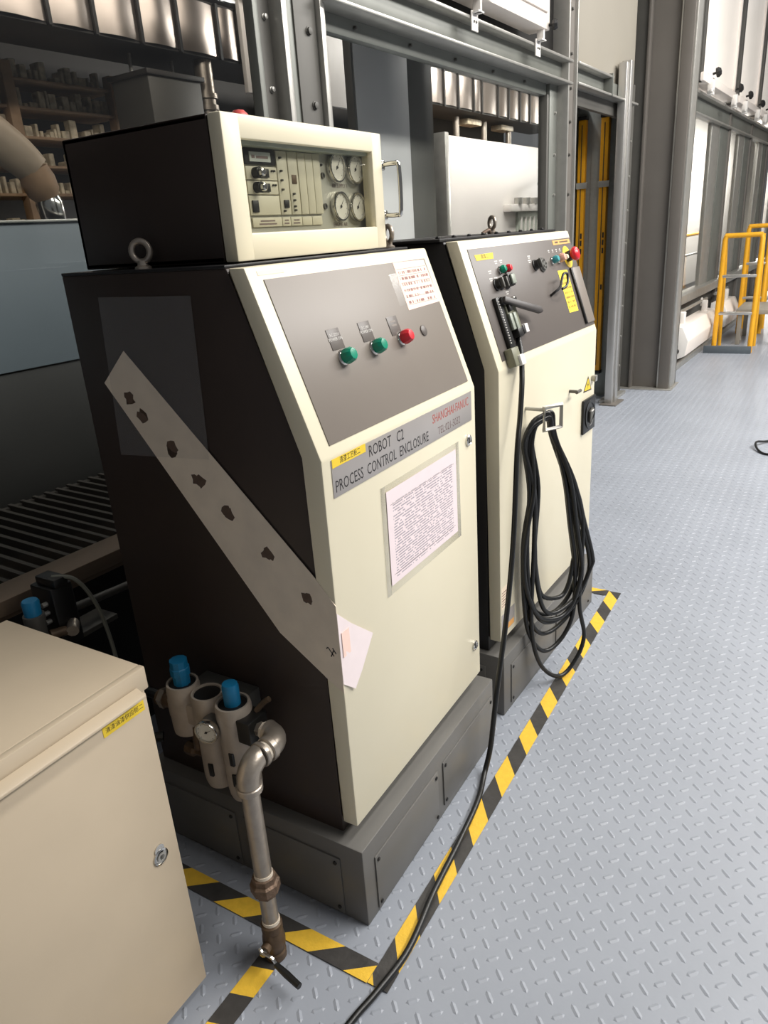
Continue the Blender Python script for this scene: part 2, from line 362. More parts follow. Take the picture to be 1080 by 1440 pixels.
# door opening: lintel, jambs, inner panels
ln = thing('trim_6', 'steel channel lintel over the door opening', 'lintel', wp(3.4, 0, 2.33), WA, kind='structure')
wbox('flange', [(2.84, 4.3, -0.07, 0.05, 2.43, 2.446)], 'galvanised', ln)
wbox('web', [(2.84, 4.3, -0.005, 0.05, 2.44, 2.552)], 'steel_green', ln)
wbox('flange', [(2.84, 3.62, -0.07, 0.05, 2.55, 2.566)], 'galvanised', ln)
wbox('frame_board', [(2.84, 4.3, 0.02, 0.06, 2.335, 2.432)], 'steel_dark', ln)
wbox('end_plate', [(3.57, 3.585, -0.075, -0.0, 2.43, 2.58)], 'steel_green', ln)
jb = thing('trim_7', 'bolted steel jamb strip on the right of the door opening', 'jamb', wp(4.3, 0, 0), WA, kind='structure')
wbox('jamb_plate', [(4.12, 4.42, -0.005, 0.05, 0.0, 2.6)], 'steel_dark', jb)
bolts(jb, [(4.33, -0.005, 0.28+0.27*i) for i in range(9)], 0.010, m='galvanised', h=0.014)
wbox('foot_plate', [(3.95, 4.42, -0.06, 0.05, 0.0, 0.03)], 'galvanised', jb)
dr = thing('door_1', 'grey recessed panels inside the door opening', 'door', wp(3.7, 0.5, 0), WA, kind='structure')
wbox('panel', [(4.275, 4.32, 0.05, 0.62, 0, 2.6)], 'door_grey', dr)
wbox('panel', [(4.262, 4.28, 0.22, 0.30, 0, 2.6)], 'door_grey', dr)
wbox('panel', [(4.0, 4.28, 0.42, 0.46, 0, 2.6)], 'door_grey', dr)
wbox('panel', [(4.66, 5.4, 0.62, 0.66, 0, 2.6)], 'booth_dark', dr)
def light_curtain(s0, s1, y0, y1, label):
    t = thing('light_curtain', label, 'safety sensor', wp((s0+s1)/2, (y0+y1)/2, 0.25), WA, group='yellow light curtain posts')
    wbox('housing', [(s0, s1, y0, y1, 0.25, 2.37)], 'curtain_yellow', t, 0.006)
    wbox('groove', [(s0-0.003, s0+0.004, (y0+y1)/2-0.004, (y0+y1)/2+0.004, 0.3, 2.33)], 'brass_dark', t, 0)
    for z in (2.37, 0.22): wbox('end_cap', [(s0-0.005, s1+0.005, y0-0.005, y1+0.005, z, z+0.03)], 'black_plastic', t, 0.003)
    k = wbox('bracket', [(s0-0.03, s0, y0-0.03, y1, 1.83, 1.88)], 'galvanised', t, 0.003)
    for z in (1.42, 1.36, 1.29, 0.98): wbox('printed_mark', [(s0-0.004, s0-0.001, y0+0.008, y0+0.022, z, z+0.045)], 'ink', t, 0)
    return t
light_curtain(4.20, 4.26, 0.135, 0.205, 'bright yellow light curtain post in the door opening nearest the aluminium mast')
light_curtain(4.205, 4.26, 0.335, 0.40, 'dimmer yellow light curtain post deeper in the door opening')
# aluminium mast standing by the opening
ma = thing('aluminium_mast', 'slim aluminium profile mast standing by the door opening', 'mast', wp(3.98, -0.03, 0), WA)
wbox('profile', [(3.915, 3.975, -0.075, -0.01, 0.0, 2.70)], 'alu', ma, 0.006)
wbox('profile', [(3.99, 4.065, -0.085, -0.01, 0.0, 2.72)], 'alu', ma, 0.006)
wbox('slot', [(3.972, 3.993, -0.06, -0.02, 0.0, 2.69)], 'steel_dark', ma, 0)
wbox('base_plate', [(3.86, 4.12, -0.13, 0.02, 0, 0.012)], 'steel_column', ma, 0.002)
# great steel column (roughly 6.3 m along)
cl = thing('steel_column', 'massive grey steel column beyond the cabinets', 'column', (6.4, 0.68, 0))
B().box(6.315, 6.335, 0.55, 1.02, 0.008, 5.2, 0.003).build('web', 'steel_column', cl)
B().box(6.24, 6.50, 0.81, 0.835, 0.008, 5.2, 0.004).build('flange', 'steel_column', cl)
B().box(6.27, 6.29, 0.835, 1.03, 0.008, 5.2, 0.003).build('cover_plate', 'steel_dark', cl)
B().box(6.25, 6.50, 0.465, 0.56, 0.008, 5.2, 0.006).build('flange', 'steel_column', cl)
B().box(6.262, 6.30, 0.556, 0.575, 0.008, 5.2, 0.004).build('edge_bead', 'galvanised', cl)
B().box(6.262, 6.49, 0.447, 0.467, 0.008, 5.2, 0.004).build('edge_strip', 'galvanised', cl)
B().box(6.50, 6.56, 0.452, 0.62, 0.008, 5.2, 0.004).build('corner_post', 'steel_dark', cl)
B().box(6.20, 6.60, 0.425, 1.04, 0, 0.01, 0.002).build('base_plate', 'galvanised', cl)
# far run of the wall, with windows, beyond the column
fr_ = thing('trim_8', 'steel window framing of the far wall beyond the column', 'window framing', wp(9, 0, 0), WA, kind='structure')
wbox('post', [(5.2, 6.55, 0.0, 0.06, 0.60, 2.57)], 'steel_green', fr_)
for (a, b_) in ((7.78, 8.95), (9.72, 10.75), (11.6, 12.6), (13.4, 14.0)):
    wbox('frame_strip', [(a, a+(b_-a)*0.42, 0.0, 0.05, 0.60, 2.57)], 'galvanised', fr_, 0.002)
    wbox('post', [(a+(b_-a)*0.45, b_-0.12, -0.004, 0.05, 0.60, 2.57)], 'steel_green', fr_, 0.002)
    wbox('post_edge', [(b_-0.12, b_, -0.02, 0.05, 0.0, 2.9)], 'steel_column', fr_, 0.002)
wbox('rail', [(5.2, 14, -0.06, 0.05, 2.56, 2.58)], 'galvanised', fr_)
wbox('rail', [(5.2, 14, 0.0, 0.05, 2.58, 2.76)], 'steel_green', fr_)
wbox('rail', [(5.2, 14, -0.07, 0.05, 2.75, 2.775)], 'galvanised', fr_)
wbox('sill', [(5.2, 14, -0.10, 0.06, 0.60, 0.70)], 'galvanised', fr_, 0.01)
wbox('lower_panel', [(5.2, 14, 0.02, 0.06, 0.0, 0.61)], 'steel_dark', fr_)
wbox('floor_rail', [(5.2, 14, -0.25, -0.18, 0.0, 0.06)], 'galvanised', fr_)
for i, (a, b_) in enumerate(((6.55, 7.78), (8.95, 9.72), (10.75, 11.6))):
    w = thing('window_%d' % (i+3), ['bright far window nearest the steel column', 'narrow bright far window in the middle of the far wall', 'furthest bright window in the far wall'][i], 'window', wp((a+b_)/2, 0.05, 0.7), WA, kind='structure')
    wbox('pane', [(a-0.02, b_+0.02, 0.002, 0.007, 0.7, 2.57)], 'window_glass', w, 0)
# glazed lamp boxes above the far rail
for i, (a, b_) in enumerate(((6.3, 8.35), (8.5, 10.2), (10.35, 12.2), (12.35, 14))):
    t = thing('wall_lamp', ['glowing glazed lamp box above the far windows, nearest the steel column', 'glowing glazed lamp box above the far windows, second from the column', 'glowing glazed lamp box above the far windows, third from the column', 'glowing glazed lamp box above the far windows, furthest from the column'][i], 'lamp', wp((a+b_)/2, -0.1, 2.85), WA, group='wall lamps over the windows')
    wbox('cover', [(a+0.12, b_-0.06, -0.10, -0.06, 2.90, 4.6)], 'lamp_cover', t, 0.004)
    wbox('frame', [(a, a+0.12, -0.13, 0.0, 2.82, 4.6)], 'steel_dark', t, 0.004)
    wbox('frame', [(b_-0.06, b_, -0.12, 0.0, 2.82, 4.6)], 'lamp_white', t, 0.004)
    wbox('housing', [(a, b_, -0.16, 0.0, 2.82, 2.90)], 'lamp_white', t, 0.01)
    n = max(2, int((b_-a)/0.75))
    for j in range(n):
        s = a+0.35+j*(b_-a-0.5)/max(1, n-1)*0.92
        wbox('bracket', [(s-0.04, s+0.04, -0.20, -0.14, 2.72, 2.86), (s-0.1, s+0.04, -0.20, -0.18, 2.74, 2.77)], 'white', t, 0.004)
        b = B(TW); b.lathe([(0.012, 0), (0.012, 0.03), (0.045, 0.035), (0.05, 0.06), (0.03, 0.085), (0.0, 0.09)], (s+0.12, -0.15, 2.93), (0.1, -1, 0.2), 8); b.build('knob', 'black_plastic', t, 20)
# white tubular lamp housings lying under the far windows
def low_lamp(a, b_, label):
    t = thing('tube_lamp', label, 'lamp', wp((a+b_)/2, -0.25, 0.1), WA, group='lamp housings under the far windows')
    prof = [(-0.09, 0.13), (-0.20, 0.09), (-0.31, 0.14), (-0.335, 0.30), (-0.27, 0.44), (-0.12, 0.45)]
    B(TW).prism([(a, y, z) for y, z in prof], (b_-a, 0, 0), 0.01).build('housing', 'lamp_white', t)
    B(TW).prism([(a-0.01, y*0.98, z) for y, z in prof], (0.012, 0, 0), 0.003).build('end_plate', 'white', t)
    B(TW).cyl((a-0.012, -0.22, 0.19), (a-0.05, -0.22, 0.19), 0.028, n=12).build('cable_gland', 'black_plastic', t)
    for s in (a+0.3, b_-0.3):
        wbox('bracket', [(s-0.04, s+0.04, -0.22, -0.16, 0.43, 0.57), (s-0.03, s+0.03, -0.16, -0.14, 0.50, 0.60)], 'white', t, 0.01)
    B(TW).cyl((a, -0.15, 0.56), (b_, -0.15, 0.56), 0.018, n=10).build('support_bar', 'galvanised', t)
low_lamp(5.75, 7.55, 'white angular lamp housing under the far window beside the steel column')
low_lamp(8.1, 9.0, 'white angular lamp housing further along, behind the yellow step ladder')
# end wall of the hall
ew = B().box(15.7, 15.8, -7, 0.3, 0, 5).build('wall_far', 'wall_paint'); tag(ew, 'pale end wall of the hall far behind the ladder', 'wall', kind='structure')

# ---------------------------------------------------------------- inside the booth (seen through the glass)
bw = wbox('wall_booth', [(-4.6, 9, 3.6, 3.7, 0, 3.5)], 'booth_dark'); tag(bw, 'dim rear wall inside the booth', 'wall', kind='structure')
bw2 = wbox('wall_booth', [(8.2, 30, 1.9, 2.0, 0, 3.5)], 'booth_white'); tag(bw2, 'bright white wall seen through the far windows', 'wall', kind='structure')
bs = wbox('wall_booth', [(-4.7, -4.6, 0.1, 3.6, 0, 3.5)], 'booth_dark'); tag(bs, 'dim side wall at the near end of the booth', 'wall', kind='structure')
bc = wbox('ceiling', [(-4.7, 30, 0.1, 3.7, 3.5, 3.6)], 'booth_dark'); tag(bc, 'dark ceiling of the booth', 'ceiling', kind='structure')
fd = thing('foil_duct', 'foil-wrapped duct with dark straps running along the top of the booth', 'duct', wp(1.5, 2.25, 2.75), WA)
wbox('duct_body', [(-3.2, 8.2, 2.03, 2.5, 2.75, 3.08)], 'booth_dark', fd)
ss = -3.2; k = 0
while ss < 8.0:
    wd_ = [0.33, 0.31, 0.36, 0.2, 0.42, 0.30][k % 6]; k += 1
    b = B(TW); nx = 6
    for i in range(nx):                        # slightly dished foil facing
        x0 = ss+0.012+(wd_-0.024)*i/nx; x1 = ss+0.012+(wd_-0.024)*(i+1)/nx
        d0 = 0.022*math.sin(math.pi*i/nx); d1 = 0.022*math.sin(math.pi*(i+1)/nx)
        b.face([(x0, 2.025-d0, 2.765), (x1, 2.025-d1, 2.765), (x1, 2.025-d1, 3.06), (x0, 2.025-d0, 3.06)])
    bmesh.ops.remove_doubles(b.bm, verts=b.bm.verts, dist=1e-5)
    b.build('foil_panel', 'foil', fd, 60)
    wbox('strap', [(ss+wd_-0.01, ss+wd_+0.012, 2.005, 2.03, 2.75, 3.075)], 'booth_black', fd, 0)
    ss += wd_
# parts rack
rk = thing('parts_rack', 'brown rack crowded with small parts behind the first window', 'rack', wp(0.55, 2.85, 0), WA)
for s in (-1.2, -0.35, 0.45, 1.25): wbox('upright', [(s, s+0.07, 2.72, 2.80, 0, 2.72)], 'booth_brown', rk)
for z in (1.7, 1.95, 2.12, 2.29, 2.46, 2.62): wbox('shelf', [(-1.2, 1.3, 2.74, 3.05, z, z+0.018)], 'booth_brown', rk)
b = B(TW)
for z in (1.718, 1.968, 2.138, 2.308, 2.478, 2.638):
    s = -1.15
    while s < 1.2:
        w_ = random.uniform(0.015, 0.06); h_ = random.uniform(0.02, 0.12)
        if random.random() < 0.9: b.box(s, s+w_, 2.78, 2.78+random.uniform(0.05, 0.12), z, z+h_, 0.004, 1)
        s += w_+random.uniform(0.003, 0.025)
o = b.build('small_parts', 'clutter', rk); o['kind'] = 'stuff'
# grey tank and vent pipe
tk = thing('grey_tank', 'dim grey box tank hanging under the foil duct', 'tank', wp(1.35, 2.3, 2.2), WA)
wbox('tank_body', [(1.0, 1.45, 2.05, 2.4, 1.9, 2.62)], 'steel_dark', tk, 0.01); wbox('rim', [(0.98, 1.47, 2.03, 2.42, 2.60, 2.63)], 'booth_dark', tk, 0.004)
for s_ in (1.05, 1.40): B(TW).cyl((s_, 2.25, 2.62), (s_, 2.25, 2.75), 0.012, n=8).build('hanger', 'galvanised', tk)
vp = thing('vent_pipe', 'upright metal vent pipe beside the grey tank', 'pipe', wp(1.56, 2.12, 0), WA)
B(TW).cyl((1.56, 2.12, 0.0), (1.56, 2.12, 2.75), 0.06, n=20).build('pipe', 'pipe_metal', vp)
for z in (2.45, 2.52): B(TW).cyl((1.56, 2.12, z), (1.56, 2.12, z+0.03), 0.075, n=20).build('collar', 'pipe_metal', vp)
# painting robot arm
rb = thing('robot_arm', 'pale robot arm with a chrome bell tip behind the first window', 'robot', wp(-0.75, 1.25, 1.0), WA)
B(TW).tube([(-1.3, 1.4, 2.2), (-1.0, 1.35, 2.22), (-0.72, 1.3, 2.14), (-0.55, 1.25, 2.02), (-0.47, 1.22, 1.93)], [0.10, 0.11, 0.10, 0.085, 0.07, ], 16, 4).build('forearm', 'robot_cover', rb)
B(TW).lathe([(0.0, -0.02), (0.065, 0), (0.075, 0.05), (0.07, 0.1), (0.05, 0.13), (0, 0.135)], (-0.48, 1.22, 1.94), (0.35, 0, -1), 20).build('wrist', 'booth_brown', rb)
B(TW).lathe([(0.05, 0), (0.06, 0.03), (0.055, 0.1), (0.035, 0.15), (0.0, 0.16)], (-0.435, 1.22, 1.83), (0.12, 0, -1), 20).build('bell_cup', 'chrome', rb)
B(TW).tube([(-1.3, 1.4, 2.2), (-1.6, 1.5, 1.8), (-1.7, 1.6, 1.2)], [0.11, 0.13, 0.16], 16, 4).build('upper_arm', 'white', rb)
B(TW).cyl((-1.7, 1.6, 0), (-1.7, 1.6, 1.25), 0.22, 0.17).build('robot_base', 'white', rb)
# blue-grey booth panel, dark below
bp = thing('booth_panel', 'blue-grey flat panel standing low behind the first window', 'panel', wp(-0.6, 1.25, 0.6), WA)
wbox('board', [(-2.8, 0.6, 0.96, 1.01, 1.145, 1.71)], 'booth_blue', bp, 0.004); wbox('top_edge', [(-2.8, 0.6, 0.94, 1.03, 1.71, 1.72)], 'galvanised', bp, 0.002)
wbox('base_board', [(-2.8, 0.6, 0.98, 1.03, 0.0, 1.145)], 'booth_black', bp, 0.002)
gr = thing('floor_grating', 'dark slatted grating on the booth floor behind the sill', 'grating', wp(-0.8, 0.7, 0.55), WA)
for i in range(52):
    s = -2.6+i*0.055; wbox('slat', [(s, s+0.016, 0.16, 0.93, 0.60, 0.63)], 'booth_dark', gr, 0)
wbox('support', [(-2.7, 0.4, 0.14, 0.17, 0.0, 0.62), (-2.7, 0.4, 0.91, 0.935, 0.0, 0.62)], 'booth_dark', gr, 0)
# behind window 2: pale boards, dark post, white machine
pb = thing('grey_board', 'tall plain grey board behind the second window', 'board', wp(1.45, 0.62, 0), WA)
wbox('board', [(1.14, 1.72, 0.60, 0.63, 0, 3.0)], 'booth_grey', pb, 0.003); wbox('edge_strip', [(1.12, 1.145, 0.59, 0.64, 0, 3.0)], 'steel_dark', pb, 0.002)
pd = wbox('dark_post', [(1.73, 2.06, 0.62, 0.8, 0, 3.0)], 'steel_dark', None, 0.01); tag(pd, 'wide dark post beside the grey board behind the second window', 'post')
pw = thing('white_board', 'pale board with dark bracket at the left of the second window', 'board', wp(1.0, 1.5, 2.0), WA)
wbox('board', [(1.3, 2.4, 1.5, 1.53, 2.45, 3.05)], 'booth_white', pw, 0.003); wbox('bracket', [(1.75, 1.9, 1.45, 1.5, 2.65, 2.85), (1.3, 1.9, 1.45, 1.5, 2.95, 3.05)], 'booth_black', pw, 0.003)
wm = thing('white_machine', 'large white enclosure deep inside the booth behind the second window', 'machine', wp(5.8, 2.0, 0), WA)
wbox('enclosure', [(4.42, 7.4, 1.8, 1.95, 0.0, 2.44)], 'booth_white', wm, 0.01)
wbox('corner_strip', [(4.36, 4.44, 1.78, 1.96, 0.0, 2.46)], 'galvanised', wm, 0.004)
wbox('lower_panel', [(6.1, 7.3, 1.76, 1.8, 0.9, 1.72)], 'sage', wm, 0.01); wbox('ledge', [(5.75, 7.35, 1.70, 1.8, 1.72, 1.80)], 'booth_white', wm, 0.01)
for s in (6.0, 6.25, 6.5): B(TW).cyl((s, 1.72, 1.80), (s, 1.72, 1.87), 0.05, n=14).build('cap', 'galvanised', wm)
for i in range(9): wbox('rib', [(6.15+i*0.13, 6.18+i*0.13, 1.745, 1.762, 0.95, 1.66)], 'booth_white', wm, 0)
ra = thing('spray_arm', 'small dark jointed spray arm in front of the white enclosure', 'robot', wp(6.9, 1.65, 1.9), WA)
B(TW).tube([(6.45, 1.65, 2.02), (6.75, 1.65, 2.0), (6.95, 1.65, 2.10), (7.3, 1.65, 2.2)], 0.022, 8).build('arm', 'steel_dark', ra); B(TW).cyl((6.72, 1.65, 1.98), (6.78, 1.65, 2.08), 0.05, n=12).build('joint', 'steel_dark', ra); B(TW).tube([(7.3, 1.65, 2.2), (7.5, 1.65, 2.28), (7.6, 1.72, 2.4)], 0.02, 8).build('mount', 'steel_dark', ra)
rk2 = thing('pipe_rack', 'shelf of pipes and fittings under the foil duct behind the second window', 'rack', wp(5.8, 2.4, 2.4), WA)
wbox('shelf', [(4.4, 7.6, 2.2, 2.6, 2.44, 2.47)], 'booth_brown', rk2, 0); wbox('back_panel', [(4.4, 7.6, 2.62, 2.65, 2.4, 2.8)], 'booth_dark', rk2, 0)
for s in (4.7, 5.4, 6.1, 6.8): B(TW).cyl((s, 2.2, 2.45), (s, 2.2, 2.72), 0.035, n=12).build('pipe', 'pipe_metal', rk2)
for s in (4.45, 5.6, 6.5): wbox('bin', [(s, s+0.35, 2.15, 2.3, 2.66, 2.72)], 'clutter', rk2, 0.01)
# yellow guard rail seen through the far windows
gy = thing('guard_rail', 'orange-yellow guard rail inside, seen through the far windows', 'rail', wp(11, 1.2, 0), WA)
B(TW).cyl((7, 1.1, 1.20), (14, 1.1, 1.20), 0.03, n=12).build('top_rail', 'safety_yellow', gy); B(TW).cyl((7, 1.1, 0.85), (14, 1.1, 0.85), 0.02, n=12).build('mid_rail', 'alu', gy)
for s in (7.6, 8.6, 9.6, 10.6, 11.6): B(TW).cyl((s, 1.1, 0), (s, 1.1, 1.2), 0.022, n=10).build('post', 'alu', gy)

# ================================================================ HAZARD TAPE (flat strips with slanted printed stripes)
def hazard(p0, p1, width, label, first=0, pitch=0.118, slant=1.0, start=0.0):
    p0, p1 = Vector((*p0, 0)), Vector((*p1, 0)); d = (p1-p0); L = d.length; d.normalize(); nrm = Vector((-d.y, d.x, 0))
    b = B(); z0, z1 = 0.0029, 0.0033
    cuts = []; t = -abs(slant)*width-start; k = first
    def clip(t0, t1):           # slanted band t0..t1 clipped to the strip ends
        poly = [(t0, 0), (t1, 0), (t1+slant*width, width), (t0+slant*width, width)]
        for lim, sgn in ((0, 1), (L, -1)):
            out = []
            for i in range(len(poly)):
                a, c = poly[i], poly[(i+1) % len(poly)]; ia = sgn*(a[0]-lim) >= 0; ic = sgn*(c[0]-lim) >= 0
                if ia: out.append(a)
                if ia != ic: f = (lim-a[0])/(c[0]-a[0]); out.append((lim, a[1]+f*(c[1]-a[1])))
            poly = out
            if len(poly) < 3: return None
        return poly
    while t < L+width:
        pl = clip(t, t+pitch/2)
        if pl:
            b.prism([tuple(p0+d*x+nrm*y)[:2]+(z0,) for x, y in pl], (0, 0, z1-z0), mi=k % 2)
        t += pitch/2; k += 1
    o = b.build('hazard_tape', ['tape_yellow', 'tape_black'], None, smooth=False); return tag(o, label, 'floor tape', 'hazard tape strips on the floor')
hazard((-0.155, -0.153), (1.925, -0.153), 0.053, 'long yellow and black floor tape along the fronts of both cabinets', 0, 0.206, 1.4, 0.080)
hazard((-0.157, 0.62), (-0.157, -0.099), 0.053, 'yellow and black floor tape along the left side of the near cabinet', 0, 0.20, 1.35, 0.073)
hazard((-1.2, 0.107), (-0.19, 0.107), 0.055, 'yellow and black floor tape running in front of the beige floor cabinet', 0, 0.145, -0.3, 0.1035)
hazard((1.930, -0.099), (1.930, 0.55), 0.052, 'yellow and black floor tape past the far end of the far cabinet', 0, 0.206, 1.6, 0.113)

# ================================================================ CABINETS
FRONT = lambda y=0.0, T=Matrix(): T @ frame((0, y, 0), (1, 0, 0), (0, 0, 1), (0, -1, 0))
LEFT = lambda x=0.0: frame((x, 0, 0), (0, -1, 0), (0, 0, 1), (-1, 0, 0))
def shell(t, T, W, zb, zbend, ztop, st, D, ret, ph, bodymat, doormat='cream'):
    g = 0.005
    B(T).prism([(0.004, ret+g, ph), (0.004, ret+g, zbend), (0.004, st+ret+g, ztop), (0.004, D, ztop), (0.004, D, ph)], (W-0.008, 0, 0), 0.004).build('body', bodymat, t)
    d = B(T).prism([(0, 0, zb), (0, 0, zbend), (0, st, ztop), (0, st+ret*0.97, ztop), (0, ret, zbend+0.004), (0, ret, zb)], (W, 0, 0), 0.004).build('door', doormat, t)
    # dark rubber gasket between door and body
    B(T).prism([(0.008, ret-0.001, zb+0.008), (0.008, ret-0.001, zbend), (0.008, st+ret-0.003, ztop-0.006), (0.008, st+ret+g+0.001, ztop-0.006), (0.008, ret+g+0.002, zbend), (0.008, ret+g+0.002, zb+0.008)], (W-0.016, 0, 0)).build('gasket', 'black_plastic', t)
    return d
def plinth(t, T, W, D, pf, pl, ph, panels, side):
    p = B(T).box(-pl, W+pl, -pf, D+0.02, 0, ph, 0.004).build('plinth', 'plinth_grey', t)
    for (x0, x1, z0, z1) in panels:
        c = B(T).box(x0, x1, -pf-0.004, -pf+0.001, z0, z1, 0.0012).build('cover_panel', 'plinth_grey', t)
        for x in (x0+0.012, x1-0.012):
            for z in (z0+0.014, z1-0.014):
                B(T).lathe([(0.0055, 0), (0.005, 0.003), (0.0, 0.0042)], (x, -pf-0.004, z), (0, -1, 0), 10).build('screw', 'black_plastic', c)
    for (y0, y1, z0, z1) in side:
        c = B(T).box(-pl-0.004, -pl+0.001, y0, y1, z0, z1, 0.0012).build('cover_panel', 'plinth_grey', t)
        for y in (y0+0.014, y1-0.014):
            for z in (z0+0.016, z1-0.016):
                B(T).lathe([(0.0055, 0), (0.005, 0.003), (0.0, 0.0042)], (-pl-0.004, y, z), (-1, 0, 0), 10).build('screw', 'black_plastic', c)
    return p
def eyebolt(t, T, x, y, z, yaw=0.0, s=1.0):
    b = B(T); b.lathe([(0.017*s, 0), (0.017*s, 0.006*s), (0.011*s, 0.009*s), (0.010*s, 0.018*s)], (x, y, z), (0, 0, 1), 16)
    b.torus((x, y, z+0.036*s), (math.cos(yaw), math.sin(yaw), 0), 0.020*s, 0.0065*s, 26, 10)
    b.build('eyebolt', 'pipe_metal', t, 50)
def lock(t, T, x, z, y=0.0, vert=True, s=1.0):
    b = B(T); b.lathe([(0.016*s, 0), (0.0155*s, 0.004), (0.013*s, 0.006), (0.0115*s, 0.0045), (0.0, 0.0045)], (x, y, z), (0, -1, 0), 24)
    k = b.build('lock', 'chrome', t)
    B(T).box(x-0.0035*s, x+0.0035*s, y-0.0062, y-0.004, z-0.008*s, z+0.008*s, 0.0008).build('key_insert', 'steel_dark', k)
    return k

# ---------- near cabinet
ZB, ZBEND, ZTOP, ST, D1, RET, PH, PF, PL, W1 = 0.2724, 1.1734, 1.533, 0.1327, 0.661, 0.0418, 0.2337, 0.0281, 0.0309, 0.72
c1 = thing('control_cabinet', 'near cream and dark brown control cabinet with a grey button panel and pinned document', 'cabinet', (0.36, 0.33, 0))
I = Matrix()
shell(c1, I, W1, ZB, ZBEND, ZTOP, ST, D1, RET, PH, 'dark_paint')
plinth(c1, I, W1, D1, PF, PL, PH, [(0.016, 0.350, 0.014, 0.178), (0.384, 0.733, 0.030, 0.180)], [(0.038, 0.34, 0.012, 0.186), (0.37, 0.66, 0.012, 0.186)])
B().box(0.004, W1-0.004, ST+0.05, D1, ZTOP-0.001, ZTOP+0.006, 0.002).build('top_plate', 'black_paint', c1)
eyebolt(c1, I, 0.032, 0.43, ZTOP+0.004, 0.35); eyebolt(c1, I, 0.688, 0.225, ZTOP+0.004, -0.5)
S1 = frame((0, 0, ZBEND), (1, 0, 0), (0, ST, ZTOP-ZBEND), (0, -(ZTOP-ZBEND), ST))
pn = B(S1).box(0.040, 0.690, 0.022, 0.357, -0.001, 0.0022, 0.0008).build('control_panel', 'panel_grey', c1)
def pushbutton(t, T, x, y, m, r=0.0165, h=0.03, name='push_button'):
    k = B(T).lathe([(r*1.05, 0), (r*1.05, 0.002), (r*0.95, 0.005), (r*0.85, 0.006)], (x, y, 0.002), (0, 0, 1), 24).build(name, 'chrome', t)
    B(T).lathe([(r*0.86, 0.004), (r*0.97, 0.007), (r*1.06, 0.013), (r*0.96, h-0.006), (r*0.72, h), (0, h+0.001)], (x, y, 0.002), (0, 0, 1), 10).build('button_cap', m, k, 25)
    return k
pushbutton(c1, S1, 0.190, 0.176, 'green_btn'); pushbutton(c1, S1, 0.315, 0.177, 'green_btn'); pushbutton(c1, S1, 0.440, 0.179, 'red_btn')
for x, y, tx in ((0.164, 0.195, 'AC 220V\nPOWER ON'), (0.284, 0.194, 'DC 24V\nPOWER ON'), (0.405, 0.190, None)):
    q = B(S1).box(x, x+0.045, y, y+0.044, 0.002, 0.0036, 0.0005).build('legend_plate', 'panel_dark', c1)
    if tx: text(tx, 0.0092, S1 @ Matrix.Translation((x+0.0225, y+0.026, 0.0037)), 'white_ink', q, 'lettering', 'CENTER', 'CENTER', 0.0001)
    else: B(S1).box(x+0.012, x+0.033, y+0.030, y+0.034, 0.0036, 0.0038).box(x+0.012, x+0.034, y+0.021, y+0.025, 0.0036, 0.0038).build('faded_print', 'panel_grey', q)
B(S1).lathe([(0.0135, 0), (0.0135, 0.003), (0.011, 0.0045), (0, 0.0045)], (0.553, 0.182, 0.002), (0, 0, 1), 24).build('blanking_plug', 'panel_dark', c1)
stk = B(S1).prism([(0.520, 0.238, 0.0023), (0.690, 0.242, 0.0023), (0.682, 0.354, 0.0023), (0.524, 0.356, 0.0023)], (0, 0, 0.0004)).build('sticker', 'printed_sticker', c1); lab(stk, 'pink printed sticker with ruled lines')
for yy in (0.338, 0.322, 0.304, 0.286, 0.268, 0.250):
    B(S1).box(0.530, 0.680, yy, yy+0.0008, 0.0027, 0.0029).build('ruled_line', 'faint_ink', stk)
B(S1).box(0.487, 0.522, 0.252, 0.330, 0.0025, 0.0028).build('tape_residue', 'clear_plastic', c1)
# name plate
F1 = FRONT()
npl = B(F1).box(0.029, 0.692, 1.089, 1.168, 0, 0.0016, 0.0004).build('name_plate', 'plate_metal', c1)
def ft(s, x, z, h, m, parent, T=F1, off=0.0017, sx=0.8, w=None):
    return text(s, h, T @ Matrix.Translation((x, z, off)), m, parent, 'lettering', 'LEFT', 'BOTTOM', 0.0001, sx)
ft('ROBOT   C2', 0.166, 1.128, 0.036, 'ink', npl, sx=0.78)
ft('PROCESS  CONTROL  ENCLOSURE', 0.036, 1.092, 0.035, 'ink', npl, sx=0.74)
ft('SHANGHAI-FANUC', 0.462, 1.128, 0.032, 'red_ink', npl, sx=0.76)
ft('TEL:021-5032', 0.490, 1.094, 0.028, 'faint_ink', npl, sx=0.82)
yl = B(F1).box(0.031, 0.155, 1.151, 1.169, 0.0016, 0.0022).build('yellow_label', 'yellow', c1)
text('清漆工艺柜二', 0.015, F1 @ Matrix.Translation((0.096, 1.160, 0.0023)), 'ink', yl, 'lettering', 'CENTER', 'CENTER', 0.0001, 0.85)
lock(c1, I, 0.668, 1.038); lock(c1, I, 0.680, 0.390)
# document in a clear sleeve
slv = B(F1).box(0.203, 0.606, 0.782, 1.052, 0.0004, 0.0012, 0.0002).build('document_sleeve', 'clear_plastic', c1)
B(F1).box(0.225, 0.586, 0.803, 1.036, 0.0015, 0.0019).build('printed_sheet', 'printed_page', slv)
for z in (1.000, 0.826): B(F1).box(0.24, 0.572, z, z+0.001, 0.0019, 0.0020).build('ruled_line', 'faint_ink', slv)
for x in (0.203, 0.588): B(F1).box(x, x+0.018, 0.782, 1.052, 0.0015, 0.0021, 0.0002).build('tape_strip', 'clear_plastic', slv)
